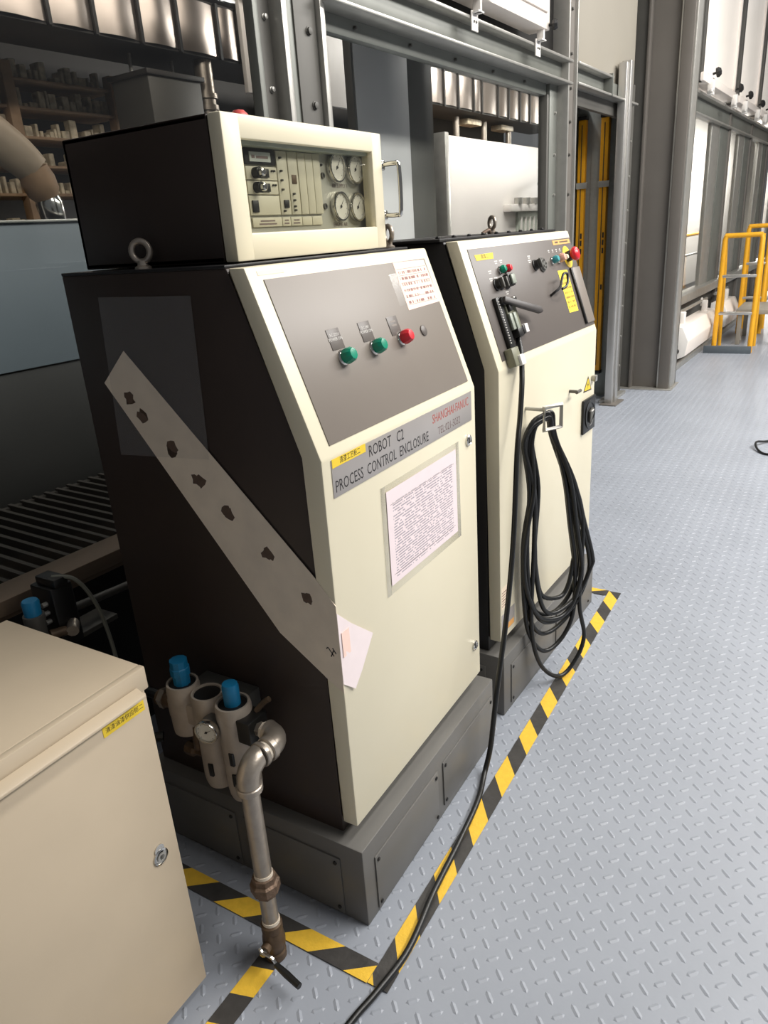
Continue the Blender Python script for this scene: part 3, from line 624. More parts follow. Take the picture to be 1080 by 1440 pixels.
# pasted diagonal paper strip on the dark side, bent round the door edge
L1 = LEFT()
def lp(y, z, h=0.0): return (-y, z, h)
stp = B(L1).prism([lp(*p) for p in ((0.500, 1.375), (0.583, 1.302), (0.160, 0.760), (0.046, 0.678), (0.046, 0.918))], (0, 0, 0.0008)).build('paper_strip', 'strip_paper', c1); lab(stp, 'pale paper strip pasted diagonally')
B(L1).prism([lp(0.046, 0.678), lp(0.046, 0.918), lp(-0.001, 0.862), lp(-0.001, 0.648)][::-1], (0, 0, 0.0016)).build('strip_end', 'strip_paper', stp)
random.seed(3)
for (y, z) in ((0.512, 1.268), (0.474, 1.232), (0.405, 1.163), (0.338, 1.091), (0.268, 1.032), (0.163, 0.951), (0.070, 0.868)):
    b = B(L1)     # blurred, unreadable dark smears
    for k in range(2):
        cx, cz = y+random.uniform(-0.008, 0.008), z+random.uniform(-0.008, 0.008); n = 9
        b.prism([lp(cx+math.cos(2*math.pi*q/n)*rr, cz+math.sin(2*math.pi*q/n)*rr, 0.0008) for q, rr in enumerate([random.uniform(0.009, 0.019) for _ in range(n)])][::-1], (0, 0, 0.0002+0.0001*k))
    b.build('dark_smear', 'smudge', stp)
b = B(L1)
for (a0, a1) in (((0.030, 0.757), (0.016, 0.738)), ((0.016, 0.752), (0.024, 0.735)), ((0.034, 0.752), (0.031, 0.757)), ((0.018, 0.758), (0.010, 0.745))):
    d = Vector((a1[0]-a0[0], a1[1]-a0[1])); n = Vector((-d.y, d.x)).normalized()*0.0013
    b.prism([lp(a0[0]-n.x, a0[1]-n.y, 0.0017), lp(a1[0]-n.x, a1[1]-n.y, 0.0017), lp(a1[0]+n.x, a1[1]+n.y, 0.0017), lp(a0[0]+n.x, a0[1]+n.y, 0.0017)], (0, 0, 0.0002))
b.build('pen_mark', 'ink', stp)
slp = B(F1).prism([(-0.001, 0.845, 0.001), (0.045, 0.800, 0.001), (0.124, 0.733, 0.004), (0.072, 0.668, 0.003), (0.035, 0.640, 0.006), (-0.001, 0.672, 0.001)][::-1], (0, 0, 0.0006)).build('paper_slip', 'paper', c1); lab(slp, 'white paper slip stuck on the door edge')
B(F1).box(0.006, 0.034, 0.735, 0.795, 0.0035, 0.0040).build('pink_stamp', 'pink_paper', slp)
# worn patch near the top of the door
B(S1).box(0.03, 0.11, 0.366, 0.374, 0.0, 0.0006).build('worn_patch', 'strip_paper', c1)
# clear wallet on the dark side
sd_ = B(L1 @ Matrix.Translation((0, 0, 0.0004))).prism([lp(0.548, 1.487), lp(0.277, 1.486), lp(0.295, 1.150), lp(0.575, 1.135)], (0, 0, 0.0006)).build('plastic_wallet', 'wallet', c1); lab(sd_, 'clear empty plastic wallet on the dark side')

# ---------- instrument box on top of the near cabinet
BX0, BX1, BY, BZ0, BZ1, BD = 0.060, 0.630, 0.1955, 1.5415, 1.8023, 0.4474
ib = thing('instrument_box', 'cream-fronted instrument box with gauges behind a tinted window, on the near cabinet', 'instrument box', (0.345, 0.42, 1.54))
bt = 0.012
B().box(BX0, BX0+bt, BY+0.035, BY+BD, BZ0, BZ1, 0.003).box(BX1-bt, BX1, BY+0.035, BY+BD, BZ0, BZ1, 0.003).box(BX0, BX1, BY+0.035, BY+BD, BZ0, BZ0+bt, 0.003).box(BX0, BX1, BY+0.035, BY+BD, BZ1-bt, BZ1, 0.003).box(BX0, BX1, BY+BD-bt, BY+BD, BZ0, BZ1, 0.003).build('housing', 'dark_paint', ib)
WX0, WX1, WZ0, WZ1 = 0.112, 0.585, 1.593, 1.760
B().box(BX0, WX0, BY, BY+0.033, BZ0, BZ1, 0.004).box(WX1, BX1, BY, BY+0.033, BZ0, BZ1, 0.004).box(WX0-0.006, WX1+0.006, BY, BY+0.033, BZ0, WZ0, 0.004).box(WX0-0.006, WX1+0.006, BY, BY+0.033, WZ1, BZ1, 0.004).build('door_frame', 'cream', ib)
B().box(WX0-0.004, WX1+0.004, BY+0.012, BY+0.016, WZ0-0.004, WZ1+0.004).build('window_pane', 'tinted_acrylic', ib)
hd = B().tube([(0.640, BY+0.01, 1.733), (0.640, BY-0.028, 1.735), (0.641, BY-0.040, 1.725), (0.641, BY-0.040, 1.628), (0.640, BY-0.028, 1.617), (0.640, BY+0.01, 1.619)], 0.0055, 12, 4).build('handle', 'chrome', ib)
B().box(0.628, 0.648, BY+0.002, BY+0.030, 1.722, 1.745, 0.003).box(0.628, 0.648, BY+0.002, BY+0.030, 1.607, 1.630, 0.003).build('handle_foot', 'chrome', ib)
IY = BY+0.045
IF = FRONT(IY)
ip = B(IF).box(0.09, 0.62, 1.56, 1.79, -0.004, 0.0).build('instrument_panel', 'inst_plate', ib)
B(IF).box(0.100, 0.600, 1.752, 1.790, 0.0, 0.03, 0.002).build('top_baffle', 'module_grey', ib)
def module(x0, x1, z0, z1, m='inst_panel', d=0.006):
    return B(IF).box(x0, x1, z0, z1, 0, d, 0.001).build('module', m, ib)
md = module(0.160, 0.258, 1.722, 1.751, 'black_plastic'); B(IF).box(0.174, 0.240, 1.727, 1.745, 0.006, 0.0075).build('display', 'lcd', md)
B(IF).box(0.180, 0.190, 1.733, 1.739, 0.0075, 0.0078).box(0.194, 0.232, 1.733, 1.738, 0.0075, 0.0078).build('display_digits', 'faint_ink', md)
for zc in (1.706, 1.679):
    md = module(0.160, 0.258, zc-0.0125, zc+0.0125)
    B(IF).lathe([(0.0105, 0), (0.0105, 0.014)], (0.186, zc, 0.006), (0, 0, 1), 20).build('knob_skirt', 'black_plastic', md)
    B(IF).lathe([(0.0085, 0.014), (0.008, 0.022), (0.005, 0.024), (0, 0.024)], (0.188, zc, 0.006), (0, 0, 1), 20).build('knob_cap', 'chrome', md)
    B(IF).box(0.205, 0.228, zc-0.008, zc+0.008, 0.006, 0.010, 0.001).build('switch', 'black_plastic', md)
    for dx in (0.240, 0.248): B(IF).lathe([(0.0022, 0), (0.0018, 0.004), (0, 0.004)], (dx, zc+0.005, 0.006), (0, 0, 1), 8).build('indicator', 'black_plastic', md)
md = module(0.160, 0.258, 1.627, 1.664); B(IF).box(0.166, 0.184, 1.632, 1.655, 0.006, 0.010, 0.001).build('switch', 'black_plastic', md)
md = module(0.261, 0.296, 1.627, 1.751); B(IF).box(0.272, 0.288, 1.640, 1.656, 0.006, 0.009, 0.001).build('switch', 'black_plastic', md)
for z in (1.737, 1.712, 1.694, 1.676, 1.634): B(IF).lathe([(0.0025, 0), (0.002, 0.006), (0, 0.006)], (0.270, z, 0.006), (0, 0, 1), 8).build('toggle', 'steel_dark', md)
md = module(0.299, 0.332, 1.627, 1.751); B(IF).box(0.308, 0.324, 1.688, 1.706, 0.006, 0.0075, 0.0005).build('rating_label', 'brass_dark', md)
for z in (1.668, 1.655, 1.643, 1.635): B(IF).lathe([(0.0025, 0), (0.002, 0.006), (0, 0.006)], (0.308, z, 0.006), (0, 0, 1), 8).build('toggle', 'steel_dark', md)
for x in (0.335, 0.363, 0.391): module(x, x+0.0265, 1.627, 1.751)
for x0, x1 in ((0.166, 0.262), (0.264, 0.292), (0.294, 0.334), (0.336, 0.372), (0.374, 0.412)):
    q = B(IF).box(x0, x1, 1.604, 1.622, 0, 0.004, 0.0006).build('name_tag', 'inst_panel', ib)
    if x1 < 0.335: B(IF).box(x0+(x1-x0)*.25, x1-(x1-x0)*.25, 1.614, 1.617, 0.004, 0.0042).box(x0+(x1-x0)*.2, x1-(x1-x0)*.2, 1.608, 1.611, 0.004, 0.0042).build('tag_print', 'faint_ink', q)
def gauge(T, x, y, r, t, h=0.02, tilt=0.6):
    g = B(T).lathe([(r*0.96, 0), (r, 0.004), (r, h-0.003), (r*0.96, h), (r*0.86, h), (r*0.85, h-0.005), (0, h-0.005)], (x, y, 0), (0, 0, 1), 32).build('gauge', 'chrome', t)
    B(T).lathe([(r*0.84, h-0.005), (r*0.84, h-0.0042), (0, h-0.0042)], (x, y, 0), (0, 0, 1), 32).build('dial', 'gauge_face', g)
    b = B(T); c, s_ = math.cos(tilt), math.sin(tilt); l = r*0.6
    b.prism([(x-c*l*.3-s_*0.001, y-s_*l*.3+c*0.001, h-0.0042), (x-c*l*.3+s_*0.001, y-s_*l*.3-c*0.001, h-0.0042), (x+c*l, y+s_*l, h-0.0042)], (0, 0, 0.0008)); b.lathe([(r*0.1, h-0.0042), (r*0.1, h-0.0028), (0, h-0.0028)], (x, y, 0), (0, 0, 1), 12)
    for k in range(9):
        a = math.radians(225-k*33.75); cx, cy = x+math.cos(a)*r*0.7, y+math.sin(a)*r*0.7
        b.prism([(cx+math.cos(a+q)*r*0.045, cy+math.sin(a+q)*r*0.045, h-0.0042) for q in (0, 2.1, 4.2)], (0, 0, 0.0004))
    b.build('needle', 'ink', g); return g
for x, z in ((0.482, 1.726), (0.560, 1.724), (0.486, 1.642), (0.560, 1.640)): gauge(IF, x, z, 0.0335, ib, 0.014, 0.9)
for z in (1.708, 1.643):
    B(IF).lathe([(0.007, 0), (0.0065, 0.004), (0.004, 0.004), (0.0035, 0.002), (0, 0.002)], (0.432, z, 0), (0, 0, 1), 16).build('bleed_port', 'steel_dark', ib)
B(IF).lathe([(0.003, 0), (0.002, 0.004), (0, 0.004)], (0.430, 1.730, 0), (0, 0, 1), 8).build('indicator', 'ink', ib)
text('AIR SUPPLY 1', 0.0125, IF @ Matrix.Translation((0.468, 1.681, 0.0005)), 'faint_ink', ip, 'lettering', 'LEFT', 'BOTTOM', 0.0001, 0.9)
text('ENGINE AIR', 0.0125, IF @ Matrix.Translation((0.462, 1.596, 0.0005)), 'faint_ink', ip, 'lettering', 'LEFT', 'BOTTOM', 0.0001, 0.9)
B().lathe([(0.022, 0), (0.022, 0.012), (0.019, 0.024), (0.011, 0.032), (0, 0.034)], (0.25, 0.311, BZ1-0.001), (0, 0, 1), 20).build('warning_lamp', 'red_lamp', ib)

# ---------- far cabinet
T2 = Matrix.Translation((0.900, 0.0041, 0)) @ Matrix.Rotation(-0.0451, 4, 'Z')
W2, ZB2, ZBEND2, ZTOP2, ST2 = 0.8847, 0.2749, 1.1795, 1.5417, 0.1239; PH2, PF2, PL2 = 0.2273, 0.0193, 0.0182
p_ = T2 @ Vector((W2/2, 0.33, 0))
c2 = thing('control_cabinet', 'far cream and black control cabinet with a red emergency stop and coiled cable hook', 'cabinet', p_, -0.0451)
shell(c2, T2, W2, ZB2, ZBEND2, ZTOP2, ST2, 0.66, 0.042, PH2, 'black_paint')
plinth(c2, T2, W2, 0.66, PF2, PL2, PH2, [(0.036, 0.42, 0.022, 0.176), (0.46, 0.85, 0.022, 0.176)], [(0.05, 0.6, 0.02, 0.18)])
tp = B(T2).box(-0.012, W2+0.006, ST2+0.05, 0.66, ZTOP2, ZTOP2+0.009, 0.002).build('top_plate', 'black_paint', c2)
for i in range(9): B(T2).lathe([(0.007, 0), (0.007, 0.004), (0.004, 0.007), (0, 0.007)], (0.04+i*0.1, ST2+0.085, ZTOP2+0.009), (0, 0, 1), 8).build('bolt', 'black_plastic', tp)
eyebolt(c2, T2, 0.60, 0.30, ZTOP2+0.009, -0.6, 1.0)
B(T2).tube([(0.52, 0.30, ZTOP2+0.012), (0.55, 0.29, ZTOP2+0.022), (0.58, 0.30, ZTOP2+0.012)], 0.006, 8, 3).build('loose_shackle', 'rust_iron', c2)
S2 = T2 @ frame((0, 0, ZBEND2), (1, 0, 0), (0, ST2, ZTOP2-ZBEND2), (0, -(ZTOP2-ZBEND2), ST2))
B(S2).box(0.040, 0.888-0.012, 0.024, 0.357, -0.001, 0.0022, 0.0008).build('control_panel', 'panel_dark', c2)
yb = B(S2).prism([(0.073, 0.321, 0.0023), (0.187, 0.321, 0.0023), (0.195, 0.339, 0.0023), (0.070, 0.338, 0.0023)], (0, 0, 0.0006)).build('yellow_label', 'yellow', c2)
text('清漆二', 0.014, S2 @ Matrix.Translation((0.132, 0.330, 0.003)), 'ink', yb, 'lettering', 'CENTER', 'CENTER', 0.0001, 1.2)
pushbutton(c2, S2, 0.205, 0.283, 'green_btn', 0.012, 0.022); pushbutton(c2, S2, 0.245, 0.283, 'red_btn', 0.012, 0.022)
def prints(T, spots, parent, m='white_ink', w=0.022):
    for x, y in spots: B(T).box(x, x+w, y, y+0.0035, 0.0022, 0.0025).box(x+0.002, x+w*0.8, y-0.006, y-0.003, 0.0022, 0.0025).build('legend_print', m, parent)
prints(S2, [(0.185, 0.310), (0.220, 0.310), (0.125, 0.284), (0.118, 0.262), (0.152, 0.262), (0.200, 0.262), (0.200, 0.214), (0.44, 0.310), (0.435, 0.296)], c2)
def selector(x, y, m='black_plastic', r=0.016, h=0.03, bar=True):
    k = B(S2).lathe([(r*1.15, 0), (r*1.15, 0.004), (r, 0.006), (r*0.9, h*0.6), (0, h*0.6)], (x, y, 0.002), (0, 0, 1), 20).build('selector_switch', m, c2)
    if bar: B(S2).box(x-0.005, x+0.005, y-r*0.95, y+r*0.95, h*0.5, h, 0.002).build('switch_bar', 'steel_dark', k)
    return k
selector(0.150, 0.243); selector(0.180, 0.243); selector(0.478, 0.279); k = selector(0.535, 0.277, 'steel_dark', 0.022, 0.02, False)
for i in range(5):
    a = i*1.256; B(S2).lathe([(0.004, 0.012), (0.004, 0.0155), (0, 0.0155)], (0.535+0.013*math.cos(a), 0.277+0.013*math.sin(a), 0.0), (0, 0, 1), 8).build('socket_pin', 'chrome', k)
k = B(S2).box(0.207, 0.247, 0.228, 0.266, 0.002, 0.022, 0.003).build('rocker_switch', 'black_plastic', c2); B(S2).box(0.214, 0.242, 0.232, 0.262, 0.022, 0.030, 0.003).build('rocker_cap', 'module_grey', k)
pushbutton(c2, S2, 0.640, 0.284, 'teal_btn', 0.013, 0.026, 'push_button'); pushbutton(c2, S2, 0.700, 0.286, 'salmon', 0.015, 0.028); pushbutton(c2, S2, 0.745, 0.286, 'cream', 0.010, 0.022)
prints(S2, [(0.628, 0.318), (0.665, 0.318), (0.70, 0.318), (0.735, 0.318)], c2, w=0.012)
e = B(S2).lathe([(0.040, 0), (0.040, 0.0015), (0, 0.0015)], (0.796, 0.288, 0.002), (0, 0, 1), 36).build('emergency_stop', 'yellow', c2)
B(S2).lathe([(0.019, 0), (0.019, 0.014), (0.015, 0.020)], (0.790, 0.288, 0.003), (0, 0, 1), 20).build('stop_collar', 'black_plastic', e)
B(S2).lathe([(0.013, 0.016), (0.021, 0.024), (0.025, 0.030), (0.0245, 0.038), (0.020, 0.043), (0, 0.046)], (0.790, 0.288, 0.003), (0, 0, 1), 28).build('mushroom_head', 'red_btn', e, 40)
ol = B(S2).box(0.692, 0.862, 0.336, 0.352, 0.0022, 0.0030).build('orange_label', 'orange', c2)
B(S2).box(0.712, 0.742, 0.341, 0.348, 0.003, 0.0032).box(0.756, 0.842, 0.342, 0.347, 0.003, 0.0032).build('label_print', 'brass_dark', ol)
B(S2).prism([(0.660, 0.094, 0.0022), (0.750, 0.092, 0.0022), (0.755, 0.243, 0.0022), (0.662, 0.246, 0.0022)], (0, 0, 0.0006)).build('instruction_label', 'printed_yellow', c2)
tr = B(S2).box(0.790, 0.876, 0.036, 0.246, 0.002, 0.008, 0.002).build('card_holder', 'panel_grey', c2); B(S2).box(0.779, 0.791, 0.036, 0.246, 0.002, 0.010, 0.001).build('holder_edge', 'black_plastic', tr)
B(S2).tube([(0.540, 0.170, 0.002), (0.535, 0.176, 0.022), (0.560, 0.186, 0.034), (0.590, 0.214, 0.038), (0.610, 0.226, 0.040), (0.640, 0.224, 0.040), (0.636, 0.200, 0.038), (0.612, 0.184, 0.036), (0.575, 0.178, 0.034)], 0.0045, 8, 4).build('wire_hook', 'black_plastic', c2)
# tape slot and terminal assembly on the left of the panel
sg = B(S2).box(0.092, 0.128, 0.030, 0.205, 0.002, 0.016, 0.002).build('slot_guide', 'black_plastic', c2)
for i in range(17): B(S2).lathe([(0.0024, 0), (0.0018, 0.003), (0, 0.003)], (0.099, 0.066+i*0.0078, 0.016), (0, 0, 1), 6).build('guide_tooth', 'white', sg)
lv = B(S2).prism([(0.112, 0.186, 0.018), (0.122, 0.202, 0.018), (0.312, 0.142, 0.036), (0.322, 0.126, 0.036), (0.308, 0.122, 0.036)], (0.0, 0.0, 0.016), 0.003).build('lever_arm', 'lever_dark', c2)
B(S2).lathe([(0.013, 0), (0.013, 0.022)], (0.122, 0.190, 0.002), (0, 0, 1), 14).build('pivot', 'black_plastic', lv)
as_ = B(S2).box(0.136, 0.206, 0.100, 0.180, 0.002, 0.018, 0.003).build('reader_block', 'olive', c2)
B(S2).box(0.132, 0.150, 0.100, 0.150, 0.018, 0.025, 0.002).build('reader_roller', 'module_grey', as_); B(S2).box(0.158, 0.176, 0.098, 0.150, 0.018, 0.026, 0.002).build('reader_roller', 'module_grey', as_)
B(S2).box(0.140, 0.160, 0.156, 0.178, 0.018, 0.028, 0.002).build('reader_cover', 'black_plastic', as_)
B(S2).lathe([(0.009, 0), (0.009, 0.012), (0.006, 0.015), (0, 0.015)], (0.225, 0.190, 0.002), (0, 0, 1), 14).build('knurled_nut', 'chrome', c2)
cn = B(S2).box(0.156, 0.190, 0.075, 0.102, 0.002, 0.026, 0.003).build('cable_connector', 'black_plastic', c2)
B(S2).box(0.206, 0.220, 0.078, 0.106, 0.002, 0.020, 0.002).build('connector_gasket', 'black_plastic', cn); B(S2).box(0.220, 0.244, 0.080, 0.108, 0.002, 0.022, 0.003).build('connector_cap', 'white', cn)
gb = B(S2).box(0.062, 0.112, -0.004, 0.052, 0.002, 0.030, 0.004).build('junction_block', 'olive', c2); B(S2).box(0.088, 0.118, -0.006, 0.026, 0.022, 0.038, 0.003).build('plug', 'white', gb)
# front of the far cabinet
F2 = FRONT(0, T2)
def hs(parent):  # warning triangle
    q = B(F2).prism([(0.752, 0.962, 0), (0.846, 0.957, 0), (0.803, 1.016, 0)], (0, 0, 0.0008)).build('warning_sign', 'ink', parent); lab(q, 'yellow triangular electric warning sign')
    B(F2).prism([(0.762, 0.966, 0.0008), (0.837, 0.962, 0.0008), (0.803, 1.008, 0.0008)], (0, 0, 0.0003)).build('sign_face', 'yellow', q)
    B(F2).prism([(0.806, 0.998, 0.0011), (0.794, 0.982, 0.0011), (0.801, 0.982, 0.0011), (0.797, 0.967, 0.0011), (0.810, 0.986, 0.0011), (0.803, 0.986, 0.0011)], (0, 0, 0.0002)).build('bolt_symbol', 'ink', q)
hs(c2)
sw = B(F2).box(0.738, 0.876, 0.800, 0.933, 0, 0.010, 0.003).build('main_switch', 'black_plastic', c2)
B(F2).lathe([(0.056, 0), (0.056, 0.004), (0.046, 0.004), (0.044, 0.001), (0, 0.001)], (0.808, 0.868, 0.010), (0, 0, 1), 36).build('switch_dial', 'rubber', sw)
B(F2).prism([(0.792, 0.882, 0.012), (0.826, 0.892, 0.012), (0.834, 0.872, 0.012), (0.806, 0.846, 0.012), (0.790, 0.836, 0.012)], (0, 0, 0.008), 0.002).build('switch_handle', 'steel_dark', sw)
B(F2).box(0.797, 0.827, 0.880, 0.886, 0.020, 0.021).build('switch_mark', 'white_ink', sw)
lk = B(F2).cyl((0.600, 1.000, 0), (0.600, 1.000, 0.03), 0.006, n=12).build('t_key', 'steel_dark', c2); B(F2).cyl((0.585, 1.000, 0.032), (0.625, 1.000, 0.032), 0.006, n=10).build('key_bar', 'steel_dark', lk)
B(F2).box(0.842, 0.864, 0.988, 1.012, 0, 0.018, 0.003).build('latch', 'galvanised', c2)
B(F2).box(0.006, 0.058, 0.392, 0.470, 0, 0.0006).build('rating_label', 'printed_small', c2)
sk = B(F2).box(0.006, 0.110, 0.300, 0.372, 0, 0.0006).build('lower_label', 'plate_metal', c2); B(F2).box(0.012, 0.104, 0.302, 0.322, 0.0006, 0.0010).build('label_band', 'orange', sk)
# cable hook: rectangular steel loop on a stub
TH = 0.45; cdir = Vector((math.cos(TH), -math.sin(TH), 0)); cn_ = Vector((math.sin(TH), math.cos(TH), 0))
HC = Vector((0.226, -0.080, 0))
def hk(r, z): return HC + cdir*r + Vector((0, 0, z))
hook = B(T2).tube([hk(-0.036, 1.034), hk(0.036, 1.034), hk(0.036, 0.962), hk(-0.036, 0.962)], 0.0085, 4, closed=True).build('cable_hook', 'galvanised', c2, 20)
B(T2).cyl((HC.x-0.030, 0.0, 1.028), (HC.x-0.030, -0.066, 1.028), 0.006, n=12).build('hook_stub', 'galvanised', hook)

# ---------- coiled cable hanging on the hook
coil = thing('coiled_cable', 'black cable coiled in long loops over the hook of the far cabinet', 'cable', T2 @ Vector((0.24, -0.08, 0.02)), -0.0451)
loops = [(0.335, 0.066, 0.118, 0.05, 0.0), (0.275, 0.098, 0.148, 0.03, 0.010), (0.255, 0.114, 0.172, 0.02, -0.012), (0.268, 0.128, 0.134, 0.03, -0.020), (0.205, 0.106, 0.158, 0.01, 0.004), (0.290, 0.084, 0.184, 0.02, -0.016), (0.140, 0.122, 0.115, -0.005, -0.006), (0.016, 0.098, 0.168, 0.04, -0.016)]
for i, (zb_, wl, wr, br, off) in enumerate(loops):
    low = zb_ < 0.1; ml = 0.58; mr = 0.17 if low else 0.46; sh = 0.045+0.010*((i*3) % 8)
    pts = []
    for r, z in ((-0.010, 0.990), (-0.030-0.25*sh, 0.972), (-0.030-0.62*sh, 0.915), (-(0.35*(0.03+0.7*sh)+0.65*wl*0.88), 0.77), (-wl*(0.92 if low else 1), ml), (-wl*0.93, zb_+(0.26 if low else 0.16)), (-wl*0.52 if not low else -0.05, zb_+(0.035 if not low else 0.085)), (br, zb_), (br+(wr-br)*0.62, zb_+0.04), (wr*0.97, zb_+0.13), (wr*(0.80 if low else 1), mr if not low else 0.30), (wr*0.78, 0.60), (wr*0.48, 0.77), (0.036, 0.925), (0.020, 0.988)):
        p = Vector((0.240, -0.074, z)) + cdir*(r+0.004*math.sin(i*2.1+z*9)) + cn_*off*(1 if z < 0.9 else 0.35)
        if z > 0.9: p.y += 0.026
        if z > 0.94: p.z += 0.006*(i % 4)-0.006; p.x += 0.004*((i*3) % 5-2)
        p.y = min(p.y, -0.0125-0.002*(i % 3)); pts.append(p)
    B(T2).tube(pts, 0.0078, 9, 6, closed=True).build('cable_loop', 'rubber', coil, 60)
# ---------- long cable from the panel down to and along the floor
pth = [S2 @ Vector((0.174, 0.084, 0.014)), Vector((1.078, 0.012, 1.250)), Vector((1.043, -0.010, 1.214)), Vector((1.018, -0.022, 1.166)), Vector((0.991, -0.032, 1.117)), Vector((0.954, -0.040, 1.029)), Vector((0.904, -0.05, 0.933)), Vector((0.823, -0.07, 0.691)), Vector((0.726, -0.085, 0.477)), Vector((0.645, -0.09, 0.304)), Vector((0.621, -0.085, 0.185)), Vector((0.612, -0.076, 0.08)), Vector((0.575, -0.072, 0.013)), Vector((0.463, -0.099, 0.011)), Vector((0.294, -0.116, 0.011)), Vector((0.120, -0.128, 0.011)), Vector((-0.046, -0.147, 0.011)), Vector((-0.169, -0.134, 0.011)), Vector((-0.248, -0.119, 0.010)), Vector((-0.42, -0.10, 0.010)), Vector((-0.75, -0.12, 0.010))]
fc = B().tube(pth, 0.0080, 10, 6).build('floor_cable', 'rubber', None, 60); tag(fc, 'long black cable dropping from the far cabinet and trailing along the floor tape', 'cable')

# ---------- beige floor cabinet in the foreground
SX, SY, SZ, SD, SZ0, SW = -0.320, 0.2156, 0.8464, 0.4352, 0.022, 0.62
bcab = thing('floor_cabinet', 'beige low steel cabinet at the near left with a yellow label', 'cabinet', (SX-SW/2, SY+SD/2, 0))
B().box(SX-SW, SX, SY+0.018, SY+SD, SZ0, SZ, 0.004).build('body', 'beige', bcab)
B().box(SX-SW+0.004, SX-0.012, SY, SY+0.016, SZ0+0.012, SZ-0.050, 0.003).build('door', 'beige', bcab)
B().box(SX-SW, SX, SY+0.004, SY+0.02, SZ-0.048, SZ, 0.003).build('top_fascia', 'beige', bcab)
lip = B().prism([(SX-SW, SY+0.002, SZ-0.030), (SX-SW, SY-0.020, SZ-0.040), (SX-SW, SY-0.020, SZ-0.046), (SX-SW, SY+0.002, SZ-0.046)], (SW-0.028, 0, 0), 0.0015).build('rain_lip', 'beige', bcab)
FB = FRONT(SY)
q = B(FB).box(-0.437, -0.342, 0.765, 0.786, 0.0, 0.0008).build('yellow_label', 'yellow', bcab)
text('清漆油漆供应柜二', 0.0118, FB @ Matrix.Translation((-0.388, 0.7755, 0.0009)), 'ink', q, 'lettering', 'CENTER', 'CENTER', 0.0001, 0.92)
k = B(FB).lathe([(0.0185, 0), (0.018, 0.0025), (0.0145, 0.004), (0.0135, 0.002), (0, 0.002)], (-0.379, 0.434, 0.0), (0, 0, 1), 28).build('lock', 'chrome', bcab)
B(FB).lathe([(0.010, 0.002), (0.010, 0.0045), (0.006, 0.0045), (0.005, 0.003), (0, 0.003)], (-0.379, 0.434, 0.0), (0, 0, 1), 20).build('lock_cylinder', 'galvanised', k)
B(FB).box(-0.381, -0.377, 0.430, 0.440, 0.0045, 0.0055).build('key_slot', 'steel_dark', k)
B(FB).lathe([(0.012, 0), (0.012, 0.002), (0.010, 0.002)], (-0.379, 0.452, 0.0), (0, 0, 1), 18).build('lock_tab', 'chrome', k)
for x in (SX-SW+0.05, SX-0.05):
    for y in (SY+0.05, SY+SD-0.05): B().box(x-0.025, x+0.025, y-0.025, y+0.025, 0, SZ0, 0.002).build('foot', 'black_plastic', bcab)

# ---------- air preparation unit on the side of the near cabinet
AX = -0.085
au = thing('air_filter_unit', 'triple cast air filter regulator with blue caps beside the near cabinet', 'regulator', (AX, 0.33, 0.34))
for i, (y, ztop, zbot, r) in enumerate(((0.412, 0.612, 0.50, 0.039), (0.333, 0.606, 0.352, 0.0385), (0.255, 0.602, 0.345, 0.041))):
    m_ = B().lathe([(r*0.86, zbot), (r*0.95, zbot+0.012), (r, zbot+0.03), (r*0.98, 0.48), (r*1.02, 0.50), (r*1.04, 0.56), (r*1.02, ztop-0.01), (r*0.97, ztop), (r*0.84, ztop), (r*0.82, ztop-0.012), (0, ztop-0.012)], (AX, y, 0), (0, 0, 1), 26).build('filter_body', 'cast_alu', au, 35)
    B().lathe([(r*0.81, ztop-0.011), (r*0.8, ztop-0.004), (0, ztop-0.003)], (AX, y, 0), (0, 0, 1), 24).build('top_insert', 'black_plastic', m_)
    if i == 0:
        B().lathe([(0.020, ztop-0.004), (0.020, ztop+0.02), (0.0235, ztop+0.022), (0.0235, ztop+0.040), (0.021, ztop+0.042), (0.021, ztop+0.060), (0, ztop+0.062)], (AX, y, 0), (0, 0, 1), 10).build('blue_cap', 'blue_plastic', m_, 20)
        B().lathe([(0.009, 0.435), (0.011, 0.44), (0.011, 0.505), (0.009, 0.505)], (AX-0.012, y-0.03, 0), (0, 0, 1), 14).build('drain_nozzle', 'brass_dark', m_)
    if i == 2: B().lathe([(0.019, ztop-0.004), (0.0195, ztop+0.042), (0.017, ztop+0.050), (0, ztop+0.052)], (AX, y, 0), (0, 0, 1), 22).build('blue_cap', 'blue_plastic', m_)
    if i > 0:
        for z in (0.395, 0.455):
            if i == 1 and z > 0.43: continue
            B().box(AX-r-0.002, AX-r+0.008, y-0.016, y-0.004, z, z+0.035, 0.001).build('sight_slot', 'black_plastic', m_)
B().box(AX-0.028, AX+0.04, 0.222, 0.448, 0.515, 0.572, 0.006).build('manifold', 'cast_alu', au)
B().box(AX+0.03, 0.003, 0.25, 0.42, 0.50, 0.59, 0.004).build('mounting_bracket', 'steel_dark', au)
B().box(AX-0.030, AX+0.034, 0.186, 0.226, 0.520, 0.580, 0.004).build('end_block', 'black_plastic', au)
B().tube([(AX+0.02, 0.205, 0.58), (AX+0.03, 0.19, 0.60), (AX+0.035, 0.175, 0.612)], 0.007, 8, 3).build('end_fitting', 'brass_dark', au)
gf = frame((AX-0.034, 0.296, 0.548), (0.25, -1, 0), (0, 0, 1), (-1, -0.25, 0)); B(gf).cyl((0, 0, -0.01), (0, 0, 0.022), 0.026, n=20).build('gauge_stem', 'steel_dark', au)
gauge(gf @ Matrix.Translation((0, 0, 0.016)), 0, 0, 0.029, au, 0.016, 0.5)
